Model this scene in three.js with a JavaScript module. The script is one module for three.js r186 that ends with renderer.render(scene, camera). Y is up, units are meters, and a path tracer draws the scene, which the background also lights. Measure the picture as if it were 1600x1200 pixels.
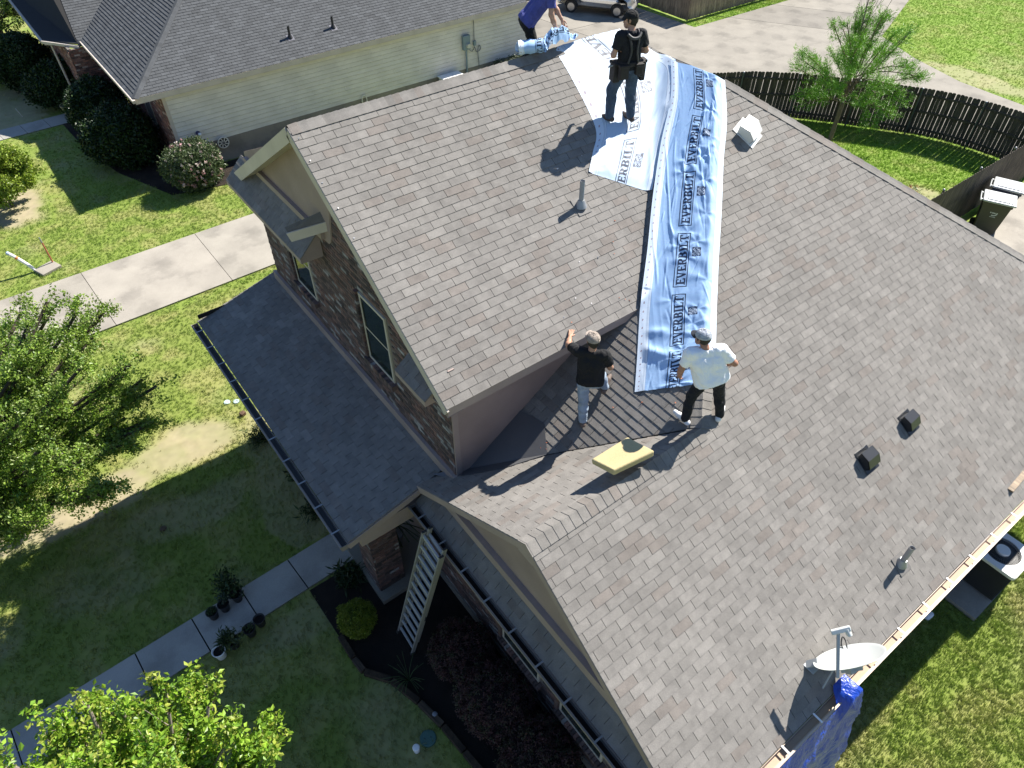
import * as THREE from 'three';
import { mergeGeometries } from 'three/addons/utils/BufferGeometryUtils.js';
import { MarchingCubes } from 'three/addons/objects/MarchingCubes.js';
import { RoundedBoxGeometry } from 'three/addons/geometries/RoundedBoxGeometry.js';

// ---------- camera, sky, sun, exposure ----------
const scene = new THREE.Scene();
const CAM = new THREE.Vector3(0, 13.2, 0);
const AZ = 37.1 * Math.PI / 180;
const camera = new THREE.PerspectiveCamera(57.09, 4 / 3, 0.1, 400);
camera.position.copy(CAM);
camera.lookAt(Math.sin(AZ), 12.2, -Math.cos(AZ));
scene.add(camera);
const SKY = 0.84, lerp0 = (a, b, t) => a + (b - a) * t;
const SUN = new THREE.Vector3(1, 1, -0.125).normalize();
{ // clear blue sky: deeper overhead, paler at the horizon, a little brighter towards the sun
  const W = 256, H = 128, d = new Float32Array(W * H * 4);
  for (let j = 0; j < H; j++) for (let i = 0; i < W; i++) {
    const el = ((j + 0.5) / H - 0.5) * Math.PI, az = ((i + 0.5) / W - 0.5) * 2 * Math.PI, y = Math.sin(el), x = Math.cos(el) * Math.cos(az), z = Math.cos(el) * Math.sin(az), m = Math.max(0, x * SUN.x + y * SUN.y + z * SUN.z);
    const h = Math.pow(1 - Math.max(0, y), 3.5), g = 1 + 0.5 * Math.pow(m, 6), k = (j * W + i) * 4;
    const c = y < 0 ? [0.13, 0.13, 0.12] : [lerp0(0.062, 0.40, h) * g, lerp0(0.125, 0.47, h) * g, lerp0(0.265, 0.58, h) * g];
    d.set([c[0] * SKY, c[1] * SKY, c[2] * SKY, 1], k);
  }
  const t = new THREE.DataTexture(d, W, H, THREE.RGBAFormat, THREE.FloatType); t.mapping = THREE.EquirectangularReflectionMapping; t.magFilter = THREE.LinearFilter; t.needsUpdate = true; t.name = 'sky';
  scene.background = t; scene.environment = t;
}
const sun = new THREE.DirectionalLight(new THREE.Color(1, 0.955, 0.88), 5);
sun.position.copy(SUN).multiplyScalar(90).add(new THREE.Vector3(12, 0, -14));
sun.target.position.set(12, 0, -14);
sun.castShadow = true; sun.shadow.mapSize.set(4096, 4096); sun.shadow.radius = 1;
Object.assign(sun.shadow.camera, { left: -45, right: 45, top: 45, bottom: -45, near: 1, far: 200 });
scene.add(sun, sun.target);
const renderer = new THREE.WebGLRenderer({ antialias: true });
renderer.setSize(1024, 768);
renderer.toneMapping = THREE.LinearToneMapping;
renderer.toneMappingExposure = 2.2;
renderer.shadowMap.enabled = true;

// ---------- helpers ----------
function rand(seed) { let a = seed >>> 0; return () => { a = (a + 0x6D2B79F5) | 0; let t = Math.imul(a ^ (a >>> 15), 1 | a); t = (t + Math.imul(t ^ (t >>> 7), 61 | t)) ^ t; return ((t ^ (t >>> 14)) >>> 0) / 4294967296; }; }
const hash2 = (x, y, s = 0) => { let h = Math.imul(x | 0, 374761393) ^ Math.imul(y | 0, 668265263) ^ Math.imul(s | 0, 2147483647 - 1640531527); h = Math.imul(h ^ (h >>> 13), 1274126177); h ^= h >>> 16; h = Math.imul(h, 2246822519); return ((h ^ (h >>> 15)) >>> 0) / 4294967296; };
const V = (x, y, z) => new THREE.Vector3(x, y, z);
const lerp = (a, b, t) => a + (b - a) * t, clamp = (x, a, b) => Math.min(b, Math.max(a, x));
const sstep = (a, b, x) => { const t = clamp((x - a) / (b - a), 0, 1); return t * t * (3 - 2 * t); };
function vnoise(x, y, s = 0, per = 0) {
  const xi = Math.floor(x), yi = Math.floor(y), fx = x - xi, fy = y - yi, w = (i) => per ? ((i % per) + per) % per : i;
  const a = hash2(w(xi), w(yi), s), b = hash2(w(xi + 1), w(yi), s), c = hash2(w(xi), w(yi + 1), s), d = hash2(w(xi + 1), w(yi + 1), s);
  const u = fx * fx * (3 - 2 * fx), v = fy * fy * (3 - 2 * fy);
  return lerp(lerp(a, b, u), lerp(c, d, u), v);
}
const fbm = (x, y, o = 4, s = 0) => { let v = 0, a = 0.5, f = 1; for (let i = 0; i < o; i++) { v += a * vnoise(x * f, y * f, s + i); a *= 0.5; f *= 2.03; } return v / (1 - Math.pow(0.5, o)); };
const used = {};
const numbered = (n) => { const k = used[n] = (used[n] ?? -1) + 1; return k ? `${n}_${String(k).padStart(3, '0')}` : n; };
function tag(o, label, category, group) { o.userData.label = label; o.userData.category = category; if (group) o.userData.group = group; return o; }
function thing(name, label, category, pos = [0, 0, 0], ry = 0, group) { const o = new THREE.Group(); o.name = numbered(name); o.position.set(...pos); o.rotation.y = ry; scene.add(o); return tag(o, label, category, group); }
function part(name, geo, m, parent) { const o = new THREE.Mesh(geo, m); o.name = name; o.castShadow = o.receiveShadow = true; parent.add(o); return o; }
function single(name, geo, m, label, category, group, pos) { const o = part(numbered(name), geo, m, scene); if (pos) o.position.set(...pos); return tag(o, label, category, group); }
function struct(name, geo, m, parent = scene) { const o = part(parent === scene ? numbered(name) : name, geo, m, parent); if (parent === scene) o.userData.kind = 'structure'; return o; }
function stuff(o) { o.userData.kind = 'stuff'; return o; }
function copyOf(src, label, pos, ry, group) { const c = src.clone(); c.name = numbered(src.name.replace(/_\d{3}$/, '')); scene.add(c); if (pos) c.position.set(...pos); if (ry !== undefined) c.rotation.y = ry; c.userData = { ...src.userData, label }; if (group) c.userData.group = group; return c; }

// geometry: every helper returns a non-indexed geometry with position, normal and uv in metres
function clean(g) { if (g.index) g = g.toNonIndexed(); for (const k of Object.keys(g.attributes)) if (!['position', 'normal', 'uv', 'color'].includes(k)) g.deleteAttribute(k); g.morphAttributes = {}; return g; }
function boxUV(g, s = 1) {
  g = clean(g); const p = g.attributes.position, uv = new Float32Array(p.count * 2), a = V(0, 0, 0), b = V(0, 0, 0), c = V(0, 0, 0), n = V(0, 0, 0);
  for (let i = 0; i < p.count; i += 3) {
    a.fromBufferAttribute(p, i); b.fromBufferAttribute(p, i + 1); c.fromBufferAttribute(p, i + 2); n.copy(b).sub(a).cross(c.clone().sub(a));
    const ax = Math.abs(n.x), ay = Math.abs(n.y), az = Math.abs(n.z);
    for (let k = 0; k < 3; k++) { const x = p.getX(i + k) * s, y = p.getY(i + k) * s, z = p.getZ(i + k) * s, j = (i + k) * 2; if (ay >= ax && ay >= az) { uv[j] = x; uv[j + 1] = z; } else if (ax >= az) { uv[j] = z; uv[j + 1] = y; } else { uv[j] = x; uv[j + 1] = y; } }
  }
  g.setAttribute('uv', new THREE.BufferAttribute(uv, 2)); return g;
}
function join(...l) { l = l.flat().map(clean); const col = l.some((g) => g.attributes.color); for (const g of l) { if (!g.attributes.uv) boxUV(g); if (!col) g.deleteAttribute('color'); } return l.length === 1 ? l[0] : mergeGeometries(l); }
const bx = (w, h, d, x = 0, y = 0, z = 0, ry = 0) => { const g = new THREE.BoxGeometry(w, h, d); if (ry) g.rotateY(ry); g.translate(x, y, z); return boxUV(g); };
const rbx = (w, h, d, r, x = 0, y = 0, z = 0, seg = 2) => { const g = new RoundedBoxGeometry(w, h, d, seg, r); g.translate(x, y, z); return boxUV(g); };
function beam(a, b, w, h, up = V(0, 1, 0)) { // box from a to b, w sideways, h along up
  const A = V(...a), B = V(...b), f = B.clone().sub(A), L = f.length(); f.normalize(); const r = f.clone().cross(up).normalize(), u = r.clone().cross(f);
  const g = new THREE.BoxGeometry(w, h, L); g.applyMatrix4(new THREE.Matrix4().makeBasis(r, u, f.clone().negate())); g.translate((A.x + B.x) / 2, (A.y + B.y) / 2, (A.z + B.z) / 2); return boxUV(g);
}
function rod(a, b, r1, r2 = r1, n = 10, open = false) { const A = V(...a), B = V(...b), d = B.clone().sub(A), g = new THREE.CylinderGeometry(r2, r1, d.length(), n, 1, open); g.translate(0, d.length() / 2, 0); g.applyQuaternion(new THREE.Quaternion().setFromUnitVectors(V(0, 1, 0), d.normalize())); g.translate(A.x, A.y, A.z); return clean(g); }
const tube = (pts, r, n = 24, k = 7) => clean(new THREE.TubeGeometry(new THREE.CatmullRomCurve3(pts.map((p) => V(...p))), n, r, k));
const lathe = (pts, n = 20) => clean(new THREE.LatheGeometry(pts.map((p) => new THREE.Vector2(...p)), n));
const ball = (r, x, y, z, w = 12, h = 8, sx = 1, sy = 1, sz = 1) => { const g = new THREE.SphereGeometry(r, w, h); g.scale(sx, sy, sz); g.translate(x, y, z); return clean(g); };
function solid(pts, depth) { // polygon of 3D points (planar, seen counter-clockwise from its outside) given depth inwards
  const n = V(0, 0, 0), P = pts.map((p) => Array.isArray(p) ? V(...p) : p.clone());
  for (let i = 0; i < P.length; i++) { const a = P[i], b = P[(i + 1) % P.length]; n.x += (a.y - b.y) * (a.z + b.z); n.y += (a.z - b.z) * (a.x + b.x); n.z += (a.x - b.x) * (a.y + b.y); }
  n.normalize(); const u = P[1].clone().sub(P[0]).normalize(), v = n.clone().cross(u), o = P[0];
  const f2 = P.map((p) => new THREE.Vector2(p.clone().sub(o).dot(u), p.clone().sub(o).dot(v))), tri = THREE.ShapeUtils.triangulateShape(f2, []);
  const pos = [], Q = P.map((p) => p.clone().addScaledVector(n, -depth)), T = (a, b, c) => pos.push(a.x, a.y, a.z, b.x, b.y, b.z, c.x, c.y, c.z);
  for (const [i, j, k] of tri) { const cr = (f2[j].x - f2[i].x) * (f2[k].y - f2[i].y) - (f2[j].y - f2[i].y) * (f2[k].x - f2[i].x); if (cr > 0) { T(P[i], P[j], P[k]); T(Q[i], Q[k], Q[j]); } else { T(P[i], P[k], P[j]); T(Q[i], Q[j], Q[k]); } }
  for (let i = 0; i < P.length; i++) { const j = (i + 1) % P.length; T(P[i], Q[i], P[j]); T(P[j], Q[i], Q[j]); }
  const g = new THREE.BufferGeometry(); g.setAttribute('position', new THREE.Float32BufferAttribute(pos, 3)); g.computeVertexNormals(); return boxUV(g);
}
const up = (pts, d) => { const g = solid(pts, d); return Math.abs(g.attributes.normal.getY(0)) > 0.01 && g.attributes.normal.getY(0) < 0 ? solid(pts.slice().reverse(), d) : g; };
function flatPoly(xz, y, thick = 0) { // counter-clockwise seen from above or not, both work
  const P = xz.map(([x, z]) => V(x, y, z)); let s = 0; for (let i = 0; i < P.length; i++) { const a = P[i], b = P[(i + 1) % P.length]; s += a.x * b.z - b.x * a.z; } if (s > 0) P.reverse(); return solid(P, thick || 0.004);
}
function clipPoly(sub, clip) { // convex clip polygon, counter-clockwise, 2D arrays
  let out = sub;
  for (let i = 0; i < clip.length && out.length; i++) {
    const [ax, ay] = clip[i], [bx_, by] = clip[(i + 1) % clip.length], inp = out; out = [];
    const side = ([x, y]) => (bx_ - ax) * (y - ay) - (by - ay) * (x - ax);
    for (let k = 0; k < inp.length; k++) { const p = inp[k], q = inp[(k + 1) % inp.length], sp = side(p), sq = side(q); if (sp >= 0) out.push(p); if ((sp >= 0) !== (sq >= 0)) { const t = sp / (sp - sq); out.push([lerp(p[0], q[0], t), lerp(p[1], q[1], t)]); } }
  }
  return out;
}
const area2 = (p) => { let s = 0; for (let i = 0; i < p.length; i++) { const a = p[i], b = p[(i + 1) % p.length]; s += a[0] * b[1] - b[0] * a[1]; } return s / 2; };
const ccw = (p) => area2(p) < 0 ? p.slice().reverse() : p;
function inPoly(x, y, p) { let r = false; for (let i = 0, j = p.length - 1; i < p.length; j = i++) if ((p[i][1] > y) !== (p[j][1] > y) && x < (p[j][0] - p[i][0]) * (y - p[i][1]) / (p[j][1] - p[i][1]) + p[i][0]) r = !r; return r; }
function tint(g, c) { const n = g.attributes.position.count, a = new Float32Array(n * 3); for (let i = 0; i < n; i++) a.set(c, i * 3); g.setAttribute('color', new THREE.BufferAttribute(a, 3)); return g; }
const HD = V(Math.sin(AZ), 0, -Math.cos(AZ)), FW = V(HD.x * Math.SQRT1_2, -Math.SQRT1_2, HD.z * Math.SQRT1_2), RT = V(Math.cos(AZ), 0, Math.sin(AZ)), UPV = RT.clone().cross(FW);
function seen(p) { const d = p.clone().sub(CAM), z = d.dot(FW); if (z < 0.5) return 0; const x = d.dot(RT) / z, y = d.dot(UPV) / z; return Math.abs(x) < 0.74 && Math.abs(y) < 0.56 ? 1 / (z * z) : 0; }

// ---------- textures ----------
function tex(size, metres, fn, srgb = true, w = size, h = size) {
  const d = new Uint8Array(w * h * 4);
  for (let y = 0; y < h; y++) for (let x = 0; x < w; x++) { const c = fn(x / w, y / h, x, y), i = (y * w + x) * 4; for (let k = 0; k < 3; k++) d[i + k] = clamp(Array.isArray(c) ? c[k] : c, 0, 1) * 255; d[i + 3] = 255; }
  const t = new THREE.DataTexture(d, w, h); t.wrapS = t.wrapT = THREE.RepeatWrapping; t.magFilter = THREE.LinearFilter; t.minFilter = THREE.LinearMipmapLinearFilter; t.generateMipmaps = true;
  if (metres) t.repeat.set(1 / metres, 1 / metres); if (srgb) t.colorSpace = THREE.SRGBColorSpace; t.needsUpdate = true; return t;
}
const oct = (u, v, f, o, s) => { let r = 0, a = 0.5, n = 0; for (let i = 0; i < o; i++) { r += a * vnoise(u * f, v * f, s + i, f); n += a; a *= 0.55; f *= 2; } return r / n; };
const TX = {
  gran: tex(512, 0.9, (u, v, x, y) => { const g = hash2(x, y, 3), m = oct(u, v, 8, 4, 11), q = hash2(x >> 1, y >> 1, 8); const l = 0.66 + 0.2 * g + 0.12 * q + 0.16 * (m - 0.5); return [l, l * 0.992, l * 0.98]; }),
  conc: tex(512, 3, (u, v, x, y) => { const m = oct(u, v, 4, 6, 21), f = hash2(x, y, 5), s = sstep(0.5, 0.78, oct(u, v, 5, 6, 31)); const l = 0.80 + 0.16 * (m - 0.5) + 0.1 * (f - 0.5) - 0.08 * s; return [l, l * 0.99, l * 0.965]; }),
  wood: tex(512, 1, (u, v, x, y) => { const g = oct(u, v * 0.12 + 0.0, 48, 3, 41), st = vnoise(u * 64, v * 3, 42, 64), k = vnoise(u * 12, v * 2, 46, 12); const l = 0.62 + 0.3 * (g - 0.5) + 0.25 * (st - 0.5) + 0.16 * (k - 0.5); return [l, l * 0.97, l * 0.92]; }),
  paint: tex(256, 1.6, (u, v, x, y) => { const m = oct(u, v, 4, 5, 51); const l = 0.9 + 0.12 * (m - 0.5) + 0.04 * (hash2(x, y, 7) - 0.5); return [l, l, l * 0.995]; }),
  soil: tex(512, 1.4, (u, v, x, y) => { const m = oct(u, v, 8, 6, 61), f = hash2(x >> 1, y >> 1, 9); const l = 0.45 + 0.5 * (m - 0.5) + 0.35 * (f - 0.5); return [l, l * 0.9, l * 0.8]; }),
  cloth: tex(256, 0.5, (u, v, x, y) => { const m = oct(u, v, 5, 5, 71), r = Math.abs(oct(u, v, 4, 3, 75) - 0.5) * 2; const l = 0.82 + 0.2 * (m - 0.5) + 0.08 * (hash2(x, y, 10) - 0.5) - 0.08 * (1 - r); return [l, l, l]; }),
  clothB: tex(256, 0.5, (u, v) => 1 - Math.abs(oct(u, v, 4, 4, 75) - 0.5) * 2, false),
  grey: tex(256, 0.25, (u, v, x, y) => 0.5 + 0.5 * (hash2(x, y, 12) - 0.5) + 0.4 * (oct(u, v, 16, 3, 81) - 0.5), false),
  brick: tex(256, 0.5, (u, v, x, y) => { const l = 0.78 + 0.3 * (oct(u, v, 10, 5, 91) - 0.5) + 0.16 * (hash2(x, y, 13) - 0.5); return [l, l, l]; }),
};
function mat(color, rough = 0.8, o = {}) { const m = new THREE.MeshPhysicalMaterial({ roughness: rough, side: THREE.DoubleSide, ...o }); if (Array.isArray(color)) m.color.setRGB(...color); else m.color.set(color); return m; }
const MT = {
  shingle: mat([1, 1, 1], 0.93, { vertexColors: true, map: TX.gran, bumpMap: TX.grey, bumpScale: 0.0015 }),
  deck: mat([0.018, 0.017, 0.016], 0.95),
  brick: mat([1, 1, 1], 0.9, { vertexColors: true, map: TX.brick, bumpMap: TX.grey, bumpScale: 0.002 }),
  mortar: mat([0.26, 0.225, 0.20], 0.95, { map: TX.conc }),
  taupe: mat([0.40, 0.30, 0.262], 0.75, { map: TX.paint }),
  taupeTrim: mat([0.43, 0.335, 0.295], 0.7, { map: TX.paint }),
  cream: mat([0.84, 0.79, 0.70], 0.6, { map: TX.paint }),
  creamTrim: mat([0.66, 0.58, 0.50], 0.6, { map: TX.paint }),
  conc: mat([0.46, 0.425, 0.37], 0.92, { map: TX.conc, bumpMap: TX.grey, bumpScale: 0.0015 }),
  slab: mat([0.36, 0.34, 0.30], 0.92, { map: TX.conc }),
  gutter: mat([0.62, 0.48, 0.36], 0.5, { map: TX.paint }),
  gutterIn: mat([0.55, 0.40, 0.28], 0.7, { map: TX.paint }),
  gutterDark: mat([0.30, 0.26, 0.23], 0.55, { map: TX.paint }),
  white: mat([0.8, 0.8, 0.79], 0.45),
  alu: mat([0.62, 0.64, 0.66], 0.38, { metalness: 0.85 }),
  galv: mat([0.42, 0.44, 0.46], 0.5, { metalness: 0.6, map: TX.paint }),
  flash: mat([0.16, 0.16, 0.17], 0.55, { metalness: 0.4, map: TX.paint }),
  black: mat([0.02, 0.02, 0.022], 0.55),
  blackGloss: mat([0.022, 0.024, 0.028], 0.3),
  glass: mat([0.01, 0.022, 0.018], 0.06, { specularIntensity: 1 }),
  frame: mat([0.52, 0.47, 0.38], 0.5),
  soil: mat([0.05, 0.038, 0.03], 1, { map: TX.soil, bumpMap: TX.grey, bumpScale: 0.02 }),
  stone: mat([0.19, 0.155, 0.11], 0.95, { map: TX.soil }),
  bark: mat([0.16, 0.13, 0.10], 0.95, { map: TX.wood }),
  picket: [0, 1, 2, 3].map((i) => mat([[0.19, 0.17, 0.15], [0.23, 0.205, 0.175], [0.165, 0.15, 0.135], [0.26, 0.23, 0.195]][i], 0.9, { map: TX.wood })),
  picketTan: [0, 1, 2].map((i) => mat([[0.68, 0.56, 0.41], [0.60, 0.49, 0.36], [0.74, 0.62, 0.46]][i], 0.9, { map: TX.wood })),
  rubber: mat([0.03, 0.03, 0.03], 0.8),
};

// ---------- the ground ----------
const FRONT_DRIVE = [[-14, -22.42], [6.5, -22.6], [22, -22.7], [22, -19.2], [5.5, -19.35], [-14, -19.05]];
const WALK = [[-14, -8.55], [2.2, -9.22], [2.2, -8.36], [-14, -7.66]];
const BED = [[1.05, -8.25], [1.08, -6.9], [1.14, -6.1], [1.44, -5.6], [1.7, -4.95], [1.8, -4.1], [1.9, -3.3], [2.1, -1.5], [3.45, -1.5], [3.45, -7.4], [2.2, -7.4], [2.1, -8.25]];
const PORCH_BED = [[1.25, -9.3], [2.6, -9.3], [2.9, -13.6], [1.9, -13.9], [1.5, -12.2], [0.9, -10.2]];
const SHADE_BED = [[2.2, -34.6], [5.2, -34.6], [5.2, -26.8], [10.5, -26.9], [10.5, -25.5], [6.4, -25.0], [4.0, -25.6], [2.9, -28.5], [2.4, -31.5]];
const ALLEY = [[21.7, -48], [31.4, -48], [31.75, -30.2], [31.95, -26.1], [39.6, -25.9], [46, -25.4], [52, -25.2], [52, -23], [45.2, -21.7], [38.7, -19.3], [37.3, -16.6], [36.35, -13.8], [36.1, -10.7], [36, -4.8], [30.75, -4.8], [30.7, -9.0], [30.4, -11.2], [29.3, -13.4], [27.2, -16.5], [25.9, -17.8], [24.2, -18.8], [21.7, -19.4]];
const BACKPAD = [[24.2, -6.2], [27.3, -7.35], [36.0, -7.35], [36.0, 0], [24.2, 0]];
const FAR_PATH = [[-14, -34.72], [2.8, -35.1], [2.75, -34.1], [-14, -33.65]];
const HOUSE_FOOT = [[3.45, -0.9], [14.5, -0.9], [14.5, -12.9], [3.5, -12.9], [3.5, -9.6], [2.2, -9.6], [2.2, -7.3], [3.45, -7.3]];
const NEIGH_FOOT = [[4.9, -26.95], [21.7, -26.95], [21.7, -50], [3.4, -50], [3.4, -41], [5.2, -35]];
const solids = [FRONT_DRIVE, WALK, BED, ALLEY, BACKPAD, FAR_PATH, HOUSE_FOOT, NEIGH_FOOT, SHADE_BED];
const blob = (x, z, cx, cz, rx, rz) => { if (Math.abs(x - cx) > rx * 1.7 || Math.abs(z - cz) > rz * 1.7) return 0; const d = Math.hypot((x - cx) / rx, (z - cz) / rz) + (fbm(x * 0.9, z * 0.9, 4, 77) - 0.5) * 0.9; return 1 - sstep(0.6, 1.1, d); };
function bare(x, z) { // 0 lush .. 1 dirt
  let b = Math.max(blob(x, z, 0.4, -13.6, 1.7, 1.0) * 0.62, 0.75 * blob(x, z, -2.5, -13.3, 2.4, 0.8), 0.38 * blob(x, z, -0.3, -11.7, 1.6, 0.7), 0.8 * blob(x, z, -0.7, -28.2, 1.1, 1.6), 0.3 * blob(x, z, 1.0, -4.9, 0.7, 1.2), 0.35 * blob(x, z, 1.2, -7.7, 1.6, 0.5), 0.5 * blob(x, z, 37.3, -13, 1.0, 3.6), 0.2 * blob(x, z, 40.0, -12.5, 2.0, 3), 0.5 * blob(x, z, 25.5, -9.3, 0.8, 0.8), 0.6 * blob(x, z, 0.2, -37, 2.5, 3), 0.8 * blob(x, z, 0.6, -44, 2.6, 1.6), PIN(x, z, PORCH_BED));
  b = Math.max(b, 0.32 * sstep(0.58, 0.78, fbm(x * 0.55, z * 0.55, 5, 5)) * (x < 4 ? 1 : 0.6));
  return clamp(b + (fbm(x * 5, z * 5, 3, 91) - 0.5) * 0.35 * b, 0, 1);
}
function PIN(x, z, p) { return inPoly(x, z, p) ? 0.36 : 0; }
const lush = (x, z) => (x > 22 ? 1 : x > 4 && z > -1.5 ? 0.3 : z < -19 ? 0.45 : 0.25);
function lawnColor(x, z) {
  const b = bare(x, z), n = fbm(x * 1.7, z * 1.7, 5, 14), f = fbm(x * 9, z * 9, 3, 15), L = lush(x, z);
  const g = [lerp(0.190, 0.170, L), lerp(0.222, 0.262, L), lerp(0.046, 0.028, L)], y = [0.30, 0.28, 0.10], d = [0.37, 0.30, 0.21];
  const dry = sstep(0.42, 0.72, n) * lerp(0.75, 0.35, L), k = 0.84 + 0.32 * f;
  return [0, 1, 2].map((i) => lerp(lerp(g[i], y[i], dry) * k, d[i] * (0.8 + 0.4 * f), b));
}
const toS = (c) => c <= 0.0031308 ? 12.92 * c : 1.055 * Math.pow(c, 1 / 2.4) - 0.055;
{
  const N = 1408, X0 = -14, Z0 = -62, S = 82;
  const t = tex(N, 0, (u, v) => lawnColor(X0 + u * S, Z0 + v * S).map((c) => toS(c * 0.95)));
  t.wrapS = t.wrapT = THREE.ClampToEdgeWrapping;
  const g = new THREE.PlaneGeometry(700, 700, 1, 1); g.rotateX(-Math.PI / 2);
  const p = g.attributes.position, uv = g.attributes.uv; for (let i = 0; i < p.count; i++) uv.setXY(i, (p.getX(i) - X0) / S, (p.getZ(i) - Z0) / S);
  struct('lawn', g, mat([1, 1, 1], 1, { map: t }));
}
{ // grass: blades in tufts
  const pos = [], r = rand(4);
  for (let i = 0; i < 7; i++) { const a = r() * 6.28, d = r() * 0.03, x = Math.cos(a) * d, z = Math.sin(a) * d, h = 0.03 + r() * 0.035, b = r() * 6.28, w = 0.005, lx = (r() - 0.5) * 0.05, lz = (r() - 0.5) * 0.05; pos.push(x - Math.cos(b) * w, 0, z - Math.sin(b) * w, x + Math.cos(b) * w, 0, z + Math.sin(b) * w, x + lx, h, z + lz); }
  const g = new THREE.BufferGeometry(); g.setAttribute('position', new THREE.Float32BufferAttribute(pos, 3)); g.computeVertexNormals();
  const spots = [], R = rand(99), zones = [[-9, -27.5, 4, -9, 260], [4, -26.9, 12, -18.9, 260], [-6, -8.5, 3.5, -1, 330], [5, -1.0, 18, 3.2, 900], [22, -17, 31, -7.6, 330], [31.5, -27.2, 40, -25.5, 260], [36, -27, 56, -8, 150], [-4, -46, 4, -27.5, 110]];
  for (const [x0, z0, x1, z1, den] of zones) {
    const n = Math.floor((x1 - x0) * (z1 - z0) * den);
    for (let i = 0; i < n; i++) { const x = lerp(x0, x1, R()), z = lerp(z0, z1, R()); if (!seen(V(x, 0, z))) continue; const jx = x + (R() - 0.5) * 0.1, jz = z + (R() - 0.5) * 0.1; if (solids.some((p) => inPoly(jx, jz, p))) continue; const b = bare(x, z); if (R() < sstep(0.18, 0.62, b)) continue; spots.push([x, z, b]); }
  }
  const m = new THREE.InstancedMesh(g, mat([1, 1, 1], 0.85, { transmission: 0.3, thickness: 0 }), spots.length), M4 = new THREE.Matrix4(), q = new THREE.Quaternion(), c = new THREE.Color();
  spots.forEach(([x, z, b], i) => { const s = (0.7 + R() * 0.6) * (z > -1.2 && x > 4 ? 0.95 : 1); M4.compose(V(x, 0, z), q.setFromAxisAngle(V(0, 1, 0), R() * 6.28), V(s, s * (0.8 + 0.5 * R()), s)); m.setMatrixAt(i, M4); const L = lawnColor(x, z), k = 1.0 + 0.6 * R(); c.setRGB(L[0] * k, L[1] * k * lerp(1.1, 0.97, b), L[2] * k * 0.9); m.setColorAt(i, c); });
  m.name = 'grass'; m.receiveShadow = true; m.castShadow = true; scene.add(m); stuff(tag(m, 'short mown grass blades growing all over the lawns', 'grass'));
}
// concrete laid as slabs with open joints
function slabs(name, poly, cuts, thick, y, m, ir = 0.008) { // cuts: list of [x,z,dirx,dirz] lines that split the polygon
  const root = new THREE.Group(); root.name = name; root.userData.kind = 'structure'; scene.add(root);
  let list = [ccw(poly)];
  for (const [x, z, dx, dz, lim] of cuts) {
    const L = Math.hypot(dx, dz), nx = -dz / L, nz = dx / L, far = 200, next = [];
    for (const p of list) for (const s of [1, -1]) {
      const ox = x + nx * ir * s, oz = z + nz * ir * s, ux = dx / L * s, uz = dz / L * s; // keep the side to the left of u
      const q = clipPoly(p, ccw([[ox - ux * far, oz - uz * far], [ox + ux * far, oz + uz * far], [ox + ux * far - uz * far, oz + uz * far + ux * far], [ox - ux * far - uz * far, oz - uz * far + ux * far]]));
      if (q.length > 2 && Math.abs(area2(q)) > 0.02) next.push(q);
    }
    list = next;
  }
  list.forEach((p, i) => part('concrete_slab', flatPoly(p, y, thick), Array.isArray(m) ? m[i % m.length] : m, root));
  part('joint_bed', flatPoly(poly, y - 0.02, 0.01), MT.soil, root);
  return root;
}
const concV = [0, 1, 2].map((i) => mat([[0.50, 0.465, 0.41], [0.48, 0.445, 0.39], [0.52, 0.48, 0.425]][i], 0.92, { map: TX.conc, bumpMap: TX.grey, bumpScale: 0.0015 }));
slabs('driveway', FRONT_DRIVE, [[0.15, -22.38, 0.05, 1], [3.75, -22.6, 0.01, 1], [-3.5, -22, 0.04, 1], [7.4, -22, 0, 1], [11, -22, 0, 1]], 0.1, 0.05, concV);
const walkM = [0, 1].map((i) => mat([[0.60, 0.575, 0.545], [0.565, 0.545, 0.515]][i], 0.92, { map: TX.conc, bumpMap: TX.grey, bumpScale: 0.0015 }));
slabs('walkway', WALK, [[-2.16, -8.59, 0.06, 1], [-1.06, -8.79, 0.07, 1], [-0.05, -8.92, 0.06, 1], [1.0, -9.1, 0.07, 1], [-3.25, -8.6, 0.06, 1], [-4.3, -8, 0.06, 1]], 0.08, 0.04, walkM, 0.012);
const alleyM = [mat([0.34, 0.315, 0.28], 0.93, { map: TX.conc }), mat([0.41, 0.38, 0.335], 0.92, { map: TX.conc })];
{ const a = [37.4, -24.3], c = [39.4, -19.6];
  slabs('alley', ALLEY, [[35.3, -24.9, 3.6, 5.9], [38.6, -25.5, 3.6, 5.9], [31.4, -29.5, 1, 0.06], [26.5, -29, 0.1, 1]], 0.1, 0.03, alleyM, 0.015); }
slabs('back_driveway', BACKPAD, [[24, -5.1, 1, -0.05], [29.2, -6, 0, 1]], 0.1, 0.03, concV);
slabs('entry_path', FAR_PATH, [[0.9, -34, 0.12, 1], [1.8, -34, 0.12, 1], [0, -34, 0.12, 1], [2.7, -34, 0.12, 1]], 0.08, 0.03, walkM);
struct('mulch_bed', flatPoly(BED, 0.025, 0.02), MT.soil);
struct('mulch_bed', flatPoly(SHADE_BED, 0.02, 0.016), mat([0.10, 0.08, 0.06], 1, { map: TX.soil, bumpMap: TX.grey, bumpScale: 0.02 }));

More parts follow.
